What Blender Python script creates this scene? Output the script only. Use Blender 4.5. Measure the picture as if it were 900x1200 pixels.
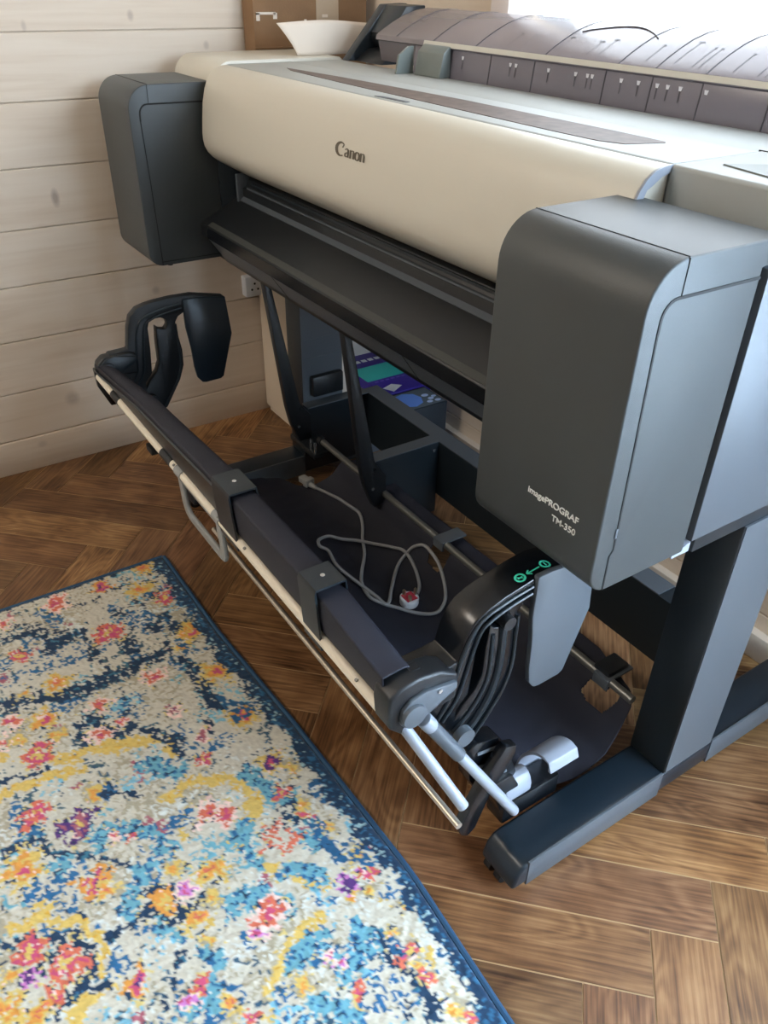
import bpy, bmesh, math, random
import numpy as np
from mathutils import Vector, Matrix, noise
from mathutils.geometry import tessellate_polygon

for o in list(bpy.data.objects):
    bpy.data.objects.remove(o, do_unlink=True)
SC = bpy.context.scene
COL = SC.collection
random.seed(7)

# ------------------------------------------------------------------ camera
cd = bpy.data.cameras.new('camera')
cam = bpy.data.objects.new('camera', cd)
COL.objects.link(cam)
cam.matrix_world = Matrix.Translation((0, 0, 1.0)) @ (
    Matrix.Rotation(.97415, 4, 'Z') @ Matrix.Rotation(.97396, 4, 'X') @ Matrix.Rotation(.02169, 4, 'Z'))
cd.sensor_fit = 'VERTICAL'
cd.sensor_height = 24.0
cd.lens = 934.8 / 1200 * 24.0
cd.clip_start = .02
SC.camera = cam

# ------------------------------------------------------------------ world, lights, exposure
SC.view_settings.view_transform = 'Standard'
SC.view_settings.look = 'None'
SC.view_settings.gamma = 1
SC.view_settings.use_curve_mapping = False
SC.view_settings.exposure = 0.30
w = bpy.data.worlds.new('sky')
SC.world = w
w.use_nodes = True
bg = w.node_tree.nodes['Background']
bg.inputs[0].default_value = (.80, .90, 1.0, 1)
bg.inputs[1].default_value = 1.35


def area(name, loc, target, sx, sy, power, color):
    l = bpy.data.lights.new(name, 'AREA')
    l.shape = 'RECTANGLE'
    l.size = sx
    l.size_y = sy
    l.energy = power
    l.color = color
    o = bpy.data.objects.new(name, l)
    COL.objects.link(o)
    o.location = loc
    o.rotation_euler = (Vector(target) - Vector(loc)).to_track_quat('-Z', 'Y').to_euler()
    return o


# daylight entering by the glazed door at the right and the window behind the printer
area('window_daylight', (-.68, 1.19, 1.20), (-.68, .2, .80), 1.2, .62, 8, (.84, .92, 1.0))
area('door_daylight', (.56, 1.16, .84), (-.25, .2, .45), 1.0, 1.45, 72, (.60, .79, 1.0))
# added warm fill for left wall and front faces, no lamp known there
area('warm_fill', (-1.35, -1.5, 2.3), (-1.2, .4, .5), .8, .8, 31, (1.0, .90, .79))

# ------------------------------------------------------------------ materials


def mat(name, col, rough=.5, metal=0.0, bump=0.0, bscale=400, spec=.5, var=0.0, vscale=8, alpha=1.0, coat=0.0, trans=0.0, emit=0):
    m = bpy.data.materials.new(name)
    m.use_nodes = True
    nt = m.node_tree
    b = nt.nodes['Principled BSDF']
    c = tuple((x / 255) ** 2.2 for x in col) + (1,)
    b.inputs['Base Color'].default_value = c
    b.inputs['Roughness'].default_value = rough
    b.inputs['Metallic'].default_value = metal
    b.inputs['Specular IOR Level'].default_value = spec
    b.inputs['Alpha'].default_value = alpha
    b.inputs['Coat Weight'].default_value = coat
    b.inputs['Transmission Weight'].default_value = trans
    tc = nt.nodes.new('ShaderNodeTexCoord')
    if bump:
        n = nt.nodes.new('ShaderNodeTexNoise')
        n.inputs['Scale'].default_value = bscale
        n.inputs['Detail'].default_value = 3
        nt.links.new(tc.outputs['Object'], n.inputs['Vector'])
        bp = nt.nodes.new('ShaderNodeBump')
        bp.inputs['Strength'].default_value = bump
        bp.inputs['Distance'].default_value = .001
        nt.links.new(n.outputs['Fac'], bp.inputs['Height'])
        nt.links.new(bp.outputs['Normal'], b.inputs['Normal'])
    if var:
        n = nt.nodes.new('ShaderNodeTexNoise')
        n.inputs['Scale'].default_value = vscale
        n.inputs['Detail'].default_value = 6
        nt.links.new(tc.outputs['Object'], n.inputs['Vector'])
        r = nt.nodes.new('ShaderNodeValToRGB')
        r.color_ramp.elements[0].position = .3
        r.color_ramp.elements[1].position = .75
        r.color_ramp.elements[0].color = tuple(x * (1 - var) for x in c[:3]) + (1,)
        r.color_ramp.elements[1].color = tuple(min(1, x * (1 + var)) for x in c[:3]) + (1,)
        nt.links.new(n.outputs['Fac'], r.inputs['Fac'])
        nt.links.new(r.outputs['Color'], b.inputs['Base Color'])
    return m


M = {}
M['grey'] = mat('dark_grey_plastic', (65, 69, 70), .42, bump=.25, bscale=1500)
M['groove'] = mat('seam_shadow_gap', (8, 10, 12), .7)
M['cream'] = mat('warm_white_plastic', (201, 195, 180), .38, bump=.12, bscale=1500)
M['deck'] = mat('cool_lit_cream_plastic', (162, 165, 162), .5, bump=.12, bscale=1500)  # same plastic as cream; cooler tint paints window light on the top
M['white'] = mat('bright_white_plastic', (146, 152, 162), .35)
M['black'] = mat('black_plastic', (30, 33, 36), .42, bump=.2, bscale=900)
M['gloss'] = mat('glossy_black_plastic', (20, 23, 27), .25)
M['metal'] = mat('charcoal_coated_steel', (38, 45, 50), .33, bump=.12, bscale=1200)
M['metal2'] = mat('grey_coated_steel', (84, 90, 96), .4, bump=.1, bscale=1200)
M['navy'] = mat('blue_black_plastic', (30, 40, 48), .3)
M['smoke'] = mat('smoked_window', (96, 84, 78), .55, var=.3, vscale=60)
M['cover'] = mat('smoked_cover_plastic', (112, 108, 116), .24, var=.06, vscale=6)
M['ledge'] = mat('lit_ledge_plastic', (196, 192, 180), .25)  # pale to paint the light caught along the cover's ledge
M['dome'] = mat('clear_smoked_cover_plastic', (122, 116, 120), .24, var=.08, vscale=5)
M['mark'] = mat('pale_marking', (205, 205, 212), .5)
M['dmark'] = mat('dark_marking', (66, 64, 70), .5)
M['tube'] = mat('cream_painted_tube', (222, 212, 192), .33)
M['steel'] = mat('satin_steel_rod', (190, 180, 165), .32, metal=.75)
M['rod'] = mat('dull_grey_rod', (120, 120, 116), .35, metal=.6)
M['cloth'] = mat('blue_black_fabric', (43, 44, 53), .6, bump=.5, bscale=1800, var=.12, vscale=12, spec=.35)
M['lgrey'] = mat('light_grey_plastic', (150, 156, 168), .38)
M['clear'] = mat('cloudy_grey_plastic', (140, 142, 140), .3)
M['teal'] = mat('teal_print', (70, 214, 180), .5)
M['text'] = mat('white_print', (228, 230, 228), .5)
M['logo'] = mat('grey_brown_print', (88, 80, 66), .5)
M['cord'] = mat('grey_cable_rubber', (150, 150, 150), .45)
M['connector'] = mat('grey_plug_plastic', (168, 166, 160), .42)
M['red'] = mat('red_label_print', (196, 60, 80), .5)
M['brass'] = mat('plated_pin', (190, 180, 150), .3, metal=.9)
M['carton'] = mat('brown_cardboard', (132, 102, 74), .85, var=.08, vscale=20, bump=.3, bscale=300)
M['tape'] = mat('packing_tape', (186, 164, 138), .35)
M['paper'] = mat('off_white_paper', (226, 212, 196), .8)
M['cabinet'] = mat('cream_enamel', (216, 200, 178), .4)
M['purple'] = mat('purple_print', (54, 38, 138), .45)
M['blueprint'] = mat('blue_print', (96, 140, 226), .45)
M['tealprint'] = mat('turquoise_print', (48, 176, 172), .45)
M['whiteprint'] = mat('white_card', (222, 224, 228), .5)
M['paleblue'] = mat('pale_blue_print', (176, 196, 232), .5)
M['darkbox'] = mat('dark_card', (34, 42, 50), .6)
M['slate'] = mat('slate_card', (86, 98, 108), .55)
M['lip'] = mat('lit_edge_plastic', (62, 64, 62), .45)  # paler strip painting the light on the tray's front bevel
M['guide'] = mat('grey_green_plastic', (112, 118, 114), .4)
M['frame'] = mat('painted_window_frame', (226, 214, 206), .5)
M['screw'] = mat('bright_screw', (210, 214, 218), .25, metal=.9)
M['plaster'] = mat('white_plaster', (222, 214, 202), .8)
M['rubber'] = mat('black_rubber', (22, 23, 25), .6)

# ------------------------------------------------------------------ geometry helpers


class MB:
    def __init__(s):
        s.v = []
        s.f = []

    def add(s, v, f):
        n = len(s.v)
        s.v += [tuple(p) for p in v]
        s.f += [tuple(n + i for i in q) for q in f]
        return s

    def box(s, x0, x1, y0, y1, z0, z1):
        v = [(x0, y0, z0), (x1, y0, z0), (x1, y1, z0), (x0, y1, z0), (x0, y0, z1), (x1, y0, z1), (x1, y1, z1), (x0, y1, z1)]
        return s.add(v, [(0, 3, 2, 1), (4, 5, 6, 7), (0, 1, 5, 4), (1, 2, 6, 5), (2, 3, 7, 6), (3, 0, 4, 7)])

    def prism(s, prof, a, b, axis='x', holes=()):
        """closed outline (and holes) extruded from a to b along an axis"""
        def P(p, t):
            if axis == 'x':
                return (t, p[0], p[1])
            if axis == 'y':
                return (p[0], t, p[1])
            return (p[0], p[1], t)
        loops = [list(prof)] + [list(h) for h in holes]
        tri = tessellate_polygon([[Vector((p[0], p[1], 0)) for p in l] for l in loops])
        flat = [p for l in loops for p in l]
        n = len(flat)
        v = [P(p, a) for p in flat] + [P(p, b) for p in flat]
        f = [tuple(t) for t in tri] + [tuple(n + i for i in reversed(t)) for t in tri]
        k = 0
        for l in loops:
            m = len(l)
            for i in range(m):
                j = (i + 1) % m
                f.append((k + i, k + j, n + k + j, n + k + i))
            k += m
        return s.add(v, f)

    def sheet(s, prof, th, a, b):
        """open (y,z) polyline given a thickness, extruded in x"""
        up, dn = offs(prof, th / 2), offs(prof, -th / 2)
        n = len(prof)
        v = []
        for x in (a, b):
            v += [(x, p[0], p[1]) for p in up] + [(x, p[0], p[1]) for p in dn]
        f = []
        for i in range(n - 1):
            f += [(i, i + 1, 2 * n + i + 1, 2 * n + i), (n + i, 3 * n + i, 3 * n + i + 1, n + i + 1),
                  (i, n + i, n + i + 1, i + 1), (2 * n + i, 2 * n + i + 1, 3 * n + i + 1, 3 * n + i)]
        f += [(0, 2 * n, 3 * n, n), (n - 1, 2 * n - 1, 4 * n - 1, 3 * n - 1)]
        return s.add(v, f)

    def tube(s, pts, r, n=16, caps=True):
        pts = [Vector(p) for p in pts]
        rs = r if isinstance(r, (list, tuple)) else [r] * len(pts)
        up = None
        rings = []
        for i, p in enumerate(pts):
            d = (pts[min(i + 1, len(pts) - 1)] - pts[max(i - 1, 0)]).normalized()
            if up is None:
                up = d.cross(Vector((0, 0, 1)))
                if up.length < .1:
                    up = d.cross(Vector((0, 1, 0)))
                up.normalize()
            up = (up - d * up.dot(d)).normalized()
            w_ = d.cross(up)
            rings.append([p + (up * math.cos(2 * math.pi * k / n) + w_ * math.sin(2 * math.pi * k / n)) * rs[i] for k in range(n)])
        v = [q for g in rings for q in g]
        f = []
        for i in range(len(rings) - 1):
            for k in range(n):
                a, b = i * n + k, i * n + (k + 1) % n
                f.append((a, b, b + n, a + n))
        if caps:
            f.append(tuple(range(n - 1, -1, -1)))
            f.append(tuple((len(rings) - 1) * n + k for k in range(n)))
        return s.add(v, f)

    def build(s, name, m, parent=None, bevel=0.0, seg=2, smooth=True, ang=35):
        me = bpy.data.meshes.new(name)
        me.from_pydata(s.v, [], s.f)
        bm = bmesh.new()
        bm.from_mesh(me)
        bmesh.ops.remove_doubles(bm, verts=bm.verts, dist=1e-6)
        bmesh.ops.recalc_face_normals(bm, faces=bm.faces)
        if bevel:
            bmesh.ops.dissolve_limit(bm, angle_limit=math.radians(1), verts=bm.verts, edges=bm.edges)
            es = [e for e in bm.edges if len(e.link_faces) == 2 and e.calc_face_angle(0) > math.radians(30)]
            bmesh.ops.bevel(bm, geom=es, offset=bevel, segments=seg, affect='EDGES', profile=.5, clamp_overlap=True)
        bm.to_mesh(me)
        bm.free()
        o = bpy.data.objects.new(name, me)
        COL.objects.link(o)
        me.materials.append(m)
        if smooth:
            for p in me.polygons:
                p.use_smooth = True
            try:
                me.set_sharp_from_angle(angle=math.radians(ang))
            except Exception:
                pass
        if parent:
            put(o, parent)
        return o


def world_loc(o):
    p = Vector((0, 0, 0))
    while o:
        p += o.location
        o = o.parent
    return p


def put(o, parent):
    """parent while keeping the world position (parents are never rotated)"""
    wl = world_loc(parent)
    o.parent = parent
    o.location = o.location - wl


def offs(prof, d):
    out = []
    for i, p in enumerate(prof):
        a = prof[max(i - 1, 0)]
        b = prof[min(i + 1, len(prof) - 1)]
        dx, dy = b[0] - a[0], b[1] - a[1]
        l = math.hypot(dx, dy) or 1
        out.append((p[0] - dy / l * d, p[1] + dx / l * d))
    return out


def arc(cx, cy, r, a0, a1, n=8):
    return [(cx + r * math.cos(math.radians(a0 + (a1 - a0) * i / n)), cy + r * math.sin(math.radians(a0 + (a1 - a0) * i / n))) for i in range(n + 1)]


def smooth_pts(pts, k=6):
    """Catmull-Rom through points"""
    P = [Vector(p) for p in pts]
    P = [P[0] * 2 - P[1]] + P + [P[-1] * 2 - P[-2]]
    out = []
    for i in range(1, len(P) - 2):
        for t in range(k):
            u = t / k
            a, b, c, d = P[i - 1:i + 3]
            out.append(.5 * ((2 * b) + (c - a) * u + (2 * a - 5 * b + 4 * c - d) * u * u + (3 * b - a - 3 * c + d) * u ** 3))
    out.append(P[-2])
    return out


def tag(o, label=None, cat=None, group=None, kind=None):
    if label:
        o['label'] = label
    if cat:
        o['category'] = cat
    if group:
        o['group'] = group
    if kind:
        o['kind'] = kind
    return o


def thing(name, label, cat, loc=(0, 0, 0), group=None):
    o = bpy.data.objects.new(name, None)
    COL.objects.link(o)
    o.location = loc
    o.empty_display_size = .05
    return tag(o, label, cat, group)


def structure(name, mb, m, **k):
    return tag(mb.build(name, m, **k), kind='structure')


def text_obj(name, body, size, mtx, m, parent, bold=0.0, depth=.0003, sx=1.0):
    cu = bpy.data.curves.new(name, 'FONT')
    cu.body = body
    cu.size = size
    cu.extrude = depth
    cu.offset = bold
    tmp = bpy.data.objects.new(name, cu)
    COL.objects.link(tmp)
    dg = bpy.context.evaluated_depsgraph_get()
    me = bpy.data.meshes.new_from_object(tmp.evaluated_get(dg))
    bpy.data.objects.remove(tmp)
    me.transform(Matrix.Diagonal((sx, 1, 1, 1)))
    me.transform(mtx)
    me.materials.clear()
    me.materials.append(m)
    o = bpy.data.objects.new(name, me)
    COL.objects.link(o)
    put(o, parent)
    return o

# ================================================================== ROOM


def N(nt, t, **k):
    n = nt.nodes.new(t)
    for a, b in k.items():
        if a.startswith('i_'):
            n.inputs[int(a[2:]) if a[2:].isdigit() else a[2:]].default_value = b
        else:
            setattr(n, a, b)
    return n


def lin(c):
    return tuple((x / 255) ** 2.2 for x in c) + (1,)


def ramp(nt, stops):
    r = nt.nodes.new('ShaderNodeValToRGB')
    e = r.color_ramp.elements
    while len(e) < len(stops):
        e.new(.5)
    for i, (p, c) in enumerate(stops):
        e[i].position = p
        e[i].color = lin(c)
    return r


def floor_material():
    m = bpy.data.materials.new('herringbone_oak_boards')
    m.use_nodes = True
    nt = m.node_tree
    L = nt.links.new
    b = nt.nodes['Principled BSDF']
    uv = N(nt, 'ShaderNodeUVMap', uv_map='grain')
    tone = N(nt, 'ShaderNodeAttribute', attribute_name='tone')
    mp = N(nt, 'ShaderNodeMapping')
    mp.inputs['Scale'].default_value = (1.7, 8, 1)
    L(uv.outputs[0], mp.inputs[0])
    n1 = N(nt, 'ShaderNodeTexNoise')
    n1.inputs['Scale'].default_value = 1.6
    n1.inputs['Detail'].default_value = 2
    n1.inputs['Distortion'].default_value = .5
    L(mp.outputs[0], n1.inputs['Vector'])
    # growth rings: contour lines of the slow noise
    mul = N(nt, 'ShaderNodeMath', operation='MULTIPLY')
    mul.inputs[1].default_value = 85
    L(n1.outputs['Fac'], mul.inputs[0])
    sn = N(nt, 'ShaderNodeMath', operation='SINE')
    L(mul.outputs[0], sn.inputs[0])
    mp2 = N(nt, 'ShaderNodeMapping')
    mp2.inputs['Scale'].default_value = (7, 230, 1)
    L(uv.outputs[0], mp2.inputs[0])
    n2 = N(nt, 'ShaderNodeTexNoise')
    n2.inputs['Scale'].default_value = 1.0
    n2.inputs['Detail'].default_value = 5
    L(mp2.outputs[0], n2.inputs['Vector'])
    n3 = N(nt, 'ShaderNodeTexNoise')
    n3.inputs['Scale'].default_value = 9
    n3.inputs['Detail'].default_value = 5
    L(uv.outputs[0], n3.inputs['Vector'])
    a1 = N(nt, 'ShaderNodeMath', operation='MULTIPLY_ADD')
    a1.inputs[1].default_value = .075
    L(sn.outputs[0], a1.inputs[0])
    L(n2.outputs['Fac'], a1.inputs[2])
    a2 = N(nt, 'ShaderNodeMath', operation='ADD')
    L(a1.outputs[0], a2.inputs[0])
    L(n3.outputs['Fac'], a2.inputs[1])
    a3 = N(nt, 'ShaderNodeMath', operation='MULTIPLY')
    a3.inputs[1].default_value = .5
    L(a2.outputs[0], a3.inputs[0])
    r = ramp(nt, [(.30, (62, 40, 26)), (.44, (108, 76, 50)), (.55, (136, 100, 68)), (.72, (168, 132, 94))])
    L(a3.outputs[0], r.inputs['Fac'])
    mx = N(nt, 'ShaderNodeMix', data_type='RGBA', blend_type='MULTIPLY')
    mx.inputs[0].default_value = 1
    L(r.outputs['Color'], mx.inputs[6])
    L(tone.outputs['Color'], mx.inputs[7])
    L(mx.outputs[2], b.inputs['Base Color'])
    rr = N(nt, 'ShaderNodeMapRange')
    rr.inputs[3].default_value = .30
    rr.inputs[4].default_value = .5
    L(n3.outputs['Fac'], rr.inputs[0])
    L(rr.outputs[0], b.inputs['Roughness'])
    bp = N(nt, 'ShaderNodeBump')
    bp.inputs['Strength'].default_value = .25
    bp.inputs['Distance'].default_value = .0006
    L(n2.outputs['Fac'], bp.inputs['Height'])
    L(bp.outputs[0], b.inputs['Normal'])
    return m


def build_floor():
    W, n = .084, 5
    bx, by = -.254, .713
    s = 1 / math.sqrt(2)
    v, f, uvs, tones, mi = [], [], [], [], []
    g = .0009
    rnd = random.Random(3)

    def P(u, w_):
        return (bx + (u + w_) * W * s, by + (u - w_) * W * s)
    X0, X1, Y0, Y1 = -1.83, 1.75, -2.6, 1.16
    # joint bed
    v += [(X0, Y0, -.0012), (X1, Y0, -.0012), (X1, Y1, -.0012), (X0, Y1, -.0012)]
    f.append((0, 1, 2, 3))
    uvs += [(0, 0)] * 4
    tones += [(1, 1, 1, 1)] * 4
    mi.append(1)
    R = 40
    for i in range(-R, R):
        for j in range(-R, R):
            k = (i + j) % 10
            if k == 5:      # board along u starts here
                a, b, c, d = i, i + n, j, j + 1
                hor = True
            elif k == 0:    # board along v starts here
                a, b, c, d = i, i + 1, j, j + n
                hor = False
            else:
                continue
            cx, cy = P((a + b) / 2, (c + d) / 2)
            if not (X0 - .2 < cx < X1 + .2 and Y0 - .2 < cy < Y1 + .2):
                continue
            e = g / W
            q = [(a + e, c + e), (b - e, c + e), (b - e, d - e), (a + e, d - e)]
            n0 = len(v)
            ou, ov = rnd.uniform(0, 40), rnd.uniform(0, 40)
            t = rnd.choice([.66, .76, .84, .9, .97, 1.08, 1.25])
            tt = (t, t * rnd.uniform(.93, 1.03), t * rnd.uniform(.86, 1.02), 1)
            for (u, w_) in q:
                x, y = P(u, w_)
                v.append((x, y, 0))
                if hor:
                    uvs.append((ou + (u - a) * W, ov + (w_ - c) * W))
                else:
                    uvs.append((ou + (w_ - c) * W, ov + (u - a) * W))
                tones.append(tt)
            f.append((n0, n0 + 3, n0 + 2, n0 + 1))
            # clip to room later by slight overlap under the skirting
            mi.append(0)
    me = bpy.data.meshes.new('floor')
    me.from_pydata(v, [], f)
    me.materials.append(floor_material())
    me.materials.append(mat('pale_joint', (176, 146, 108), .7))
    ul = me.uv_layers.new(name='grain')
    ca = me.color_attributes.new('tone', 'FLOAT_COLOR', 'POINT')
    for i, t in enumerate(tones):
        ca.data[i].color = t
    for p, k in zip(me.polygons, mi):
        p.material_index = k
        for li in p.loop_indices:
            ul.data[li].uv = uvs[me.loops[li].vertex_index]
    bm = bmesh.new()
    bm.from_mesh(me)
    for co, no in (((X0, 0, 0), (-1, 0, 0)), ((X1, 0, 0), (1, 0, 0)), ((0, Y0, 0), (0, -1, 0)), ((0, Y1, 0), (0, 1, 0))):
        bmesh.ops.bisect_plane(bm, geom=bm.verts[:] + bm.edges[:] + bm.faces[:], plane_co=co, plane_no=no, clear_outer=True)
    for fc in bm.faces:
        if fc.normal.z < 0:
            fc.normal_flip()
    bm.to_mesh(me)
    bm.free()
    o = bpy.data.objects.new('floor', me)
    COL.objects.link(o)
    tag(o, kind='structure')


build_floor()


def wall_material(name, along, knots):
    m = bpy.data.materials.new(name)
    m.use_nodes = True
    nt = m.node_tree
    L = nt.links.new
    b = nt.nodes['Principled BSDF']
    b.inputs['Roughness'].default_value = .55
    b.inputs['Specular IOR Level'].default_value = .3
    geo = N(nt, 'ShaderNodeNewGeometry')
    sp = N(nt, 'ShaderNodeSeparateXYZ')
    L(geo.outputs['Position'], sp.inputs[0])
    # board number from the height, so grain differs from board to board
    fl = N(nt, 'ShaderNodeMath', operation='MULTIPLY_ADD')
    fl.inputs[1].default_value = 1 / .1163
    fl.inputs[2].default_value = .295
    L(sp.outputs['Z'], fl.inputs[0])
    fr = N(nt, 'ShaderNodeMath', operation='FLOOR')
    L(fl.outputs[0], fr.inputs[0])
    cb = N(nt, 'ShaderNodeCombineXYZ')
    L(sp.outputs[along], cb.inputs[0])
    L(sp.outputs['Z'], cb.inputs[1])
    bd = N(nt, 'ShaderNodeMath', operation='MULTIPLY')
    bd.inputs[1].default_value = 3.7
    L(fr.outputs[0], bd.inputs[0])
    L(bd.outputs[0], cb.inputs[2])
    mp = N(nt, 'ShaderNodeMapping')
    mp.inputs['Scale'].default_value = (4, 70, 1)
    L(cb.outputs[0], mp.inputs[0])
    n1 = N(nt, 'ShaderNodeTexNoise')
    n1.inputs['Scale'].default_value = 1
    n1.inputs['Detail'].default_value = 4
    n1.inputs['Distortion'].default_value = .6
    L(mp.outputs[0], n1.inputs['Vector'])
    mp2 = N(nt, 'ShaderNodeMapping')
    mp2.inputs['Scale'].default_value = (2.0, 8, 1)
    L(cb.outputs[0], mp2.inputs[0])
    n2 = N(nt, 'ShaderNodeTexNoise')
    n2.inputs['Scale'].default_value = 1
    n2.inputs['Detail'].default_value = 2
    L(mp2.outputs[0], n2.inputs['Vector'])
    ad = N(nt, 'ShaderNodeMath', operation='ADD')
    L(n1.outputs['Fac'], ad.inputs[0])
    L(n2.outputs['Fac'], ad.inputs[1])
    hf = N(nt, 'ShaderNodeMath', operation='MULTIPLY')
    hf.inputs[1].default_value = .5
    L(ad.outputs[0], hf.inputs[0])
    r = ramp(nt, [(.28, (212, 192, 170)), (.48, (223, 206, 186)), (.68, (229, 214, 196))])
    L(hf.outputs[0], r.inputs['Fac'])
    col = r.outputs['Color']
    for (a, z, ra, rz, dk) in knots:
        vs = N(nt, 'ShaderNodeVectorMath', operation='SUBTRACT')
        c2 = N(nt, 'ShaderNodeCombineXYZ')
        L(sp.outputs[along], c2.inputs[0])
        L(sp.outputs['Z'], c2.inputs[1])
        L(c2.outputs[0], vs.inputs[0])
        vs.inputs[1].default_value = (a, z, 0)
        vm = N(nt, 'ShaderNodeVectorMath', operation='MULTIPLY')
        vm.inputs[1].default_value = (1 / ra, 1 / rz, 0)
        L(vs.outputs[0], vm.inputs[0])
        ln = N(nt, 'ShaderNodeVectorMath', operation='LENGTH')
        L(vm.outputs[0], ln.inputs[0])
        kr = N(nt, 'ShaderNodeMapRange')
        kr.inputs[1].default_value = .35
        kr.inputs[2].default_value = 1.0
        kr.inputs[3].default_value = dk
        kr.inputs[4].default_value = 0
        L(ln.outputs['Value'], kr.inputs[0])
        mx = N(nt, 'ShaderNodeMix', data_type='RGBA')
        L(kr.outputs[0], mx.inputs[0])
        L(col, mx.inputs[6])
        mx.inputs[7].default_value = lin((142, 122, 112))
        col = mx.outputs[2]
    L(col, b.inputs['Base Color'])
    bp = N(nt, 'ShaderNodeBump')
    bp.inputs['Strength'].default_value = .08
    bp.inputs['Distance'].default_value = .0008
    L(n1.outputs['Fac'], bp.inputs['Height'])
    L(bp.outputs[0], b.inputs['Normal'])
    return m


GROOVES = [.083, .196, .3135, .43, .543, .659, .776, .892] + [.892 + .1163 * k for k in range(1, 13)]


def board_profile(z0, z1, face, depth, gw=.0010, gd=.005):
    """(d, z) outline of a boarded wall: d = face plane, grooves cut in by gd toward `depth`"""
    sgn = 1 if depth > face else -1
    pr = [(depth, z0), (face, z0)]
    for g in GROOVES:
        if z0 + .01 < g < z1 - .01:
            pr += [(face, g - gw - .0012), (face + sgn * .0012, g - gw), (face + sgn * gd, g - gw),
                   (face + sgn * gd, g + gw), (face + sgn * .0012, g + gw), (face, g + gw + .0012)]
    pr += [(face, z1), (depth, z1)]
    return pr


KL = [(.393, .598, .010, .022, .6), (.34, .155, .020, .020, .38), (.603, .917, .008, .012, .4), (.399, .902, .006, .012, .3),
      (.756, .863, .008, .010, .35), (.575, .373, .012, .012, .35), (.251, .06, .014, .01, .25), (.585, .47, .01, .01, .2),
      (.15, .72, .01, .014, .3), (-.2, .5, .012, .016, .4), (-.5, .8, .012, .012, .4)]
wmL = wall_material('whitewashed_pine_left', 'Y', KL)
wmB = wall_material('whitewashed_pine_back', 'X', [(-1.5, 1.0, .01, .01, .4)])
mb = MB()
mb.prism(board_profile(.0, 2.35, -1.8125, -1.86), -2.6, 1.145, 'y')
structure('wall_left', mb, wmL, smooth=False)
mb = MB()
mb.box(-1.8126, -1.8105, -2.6, 1.143, 0, .081)
structure('baseboard_left', mb, wmL, bevel=.0008)
# back wall around the window opening
mb = MB()
WX0, WX1, WZ0, WZ1 = -1.30, -.07, .84, 1.50
DX0, DX1, DZ1 = .05, 1.07, 1.95          # glazed garden door beside it
mb.prism(board_profile(0, WZ0, 1.1435, 1.20), -1.86, WX1, 'x')
mb.prism(board_profile(0, 2.35, 1.1435, 1.20), WX1, DX0, 'x')
mb.prism(board_profile(DZ1, 2.35, 1.1435, 1.20), DX0, DX1, 'x')
mb.prism(board_profile(WZ0, 2.35, 1.1435, 1.20), -1.86, WX0, 'x')
mb.prism(board_profile(0, 2.35, 1.1435, 1.20), DX1, 1.75, 'x')
mb.prism(board_profile(WZ1, 2.35, 1.1435, 1.20), WX0, WX1, 'x')
structure('wall_back', mb, wmB, smooth=False)
mb = MB()
mb.box(-1.812, DX0 - .04, 1.125, 1.144, 0, .05).box(DX1 + .04, 1.72, 1.125, 1.144, 0, .05)
structure('baseboard_back', mb, wmB, bevel=.002)
mb = MB()
mb.box(-1.86, 1.75, -2.65, 1.2, 2.35, 2.4)
structure('ceiling', mb, M['plaster'])
mb = MB()
mb.box(-1.86, 1.75, -2.65, -2.6, 0, 2.35)
structure('wall_front', mb, M['plaster'])
mb = MB()
mb.box(1.72, 1.77, -2.6, 1.2, 0, 2.35)
structure('wall_right', mb, M['plaster'])
# window
mb = MB()
fx0, fx1 = -1.335, WX1 + .035
mb.box(fx0, WX0 + .015, 1.118, 1.16, WZ0 - .03, WZ1 + .03).box(WX1 - .015, fx1, 1.118, 1.16, WZ0 - .03, WZ1 + .03)
mb.box(fx0, fx1, 1.118, 1.16, WZ1 - .01, WZ1 + .035).box(fx0 - .02, fx1 + .02, 1.105, 1.16, WZ0 - .035, WZ0 + .005)
wf = structure('window_1', mb, M['frame'], bevel=.003)
gl = bpy.data.materials.new('window_glass')
gl.use_nodes = True
nt = gl.node_tree
for n_ in list(nt.nodes):
    if n_.type == 'BSDF_PRINCIPLED':
        nt.nodes.remove(n_)
gb = nt.nodes.new('ShaderNodeBsdfGlass')
gb.inputs['IOR'].default_value = 1.01
gb.inputs['Roughness'].default_value = 0
nt.links.new(gb.outputs[0], nt.nodes['Material Output'].inputs[0])
mb = MB()
mb.box(WX0, WX1, 1.165, 1.169, WZ0, WZ1)
mb.build('window_pane', gl, wf)
mb = MB()
mb.box(DX0 - .035, DX0 + .05, 1.12, 1.16, 0, DZ1 + .035).box(DX1 - .05, DX1 + .035, 1.12, 1.16, 0, DZ1 + .035)
mb.box(DX0, DX1, 1.12, 1.16, DZ1 - .05, DZ1 + .035).box(DX0, DX1, 1.12, 1.16, 0, .10)
dr = structure('door_1', mb, M['frame'], bevel=.003)
MB().box(DX0 + .05, DX1 - .05, 1.165, 1.169, .10, DZ1 - .05).build('door_pane', gl, dr)
MB().tube([(DX1 - .03, 1.12, 1.0), (DX1 - .03, 1.08, 1.0), (DX1 - .13, 1.075, 1.0)], .008, 12).build('door_handle', M['steel'], dr)
# wall socket
t = thing('wall_socket', 'small white surface mounted socket on the left board wall', 'socket', (-1.8125, .81, .324))
mb = MB()
mb.box(-1.8125, -1.786, .79, .838, .324, .374)
mb.build('socket_body', M['whiteprint'], t, bevel=.003)
for dy, dz in ((.814, .356), (.822, .342), (.806, .342)):
    MB().tube([(-1.787, dy, dz), (-1.7855, dy, dz)], .0028, 10).build('socket_hole', M['rubber'], t)

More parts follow.
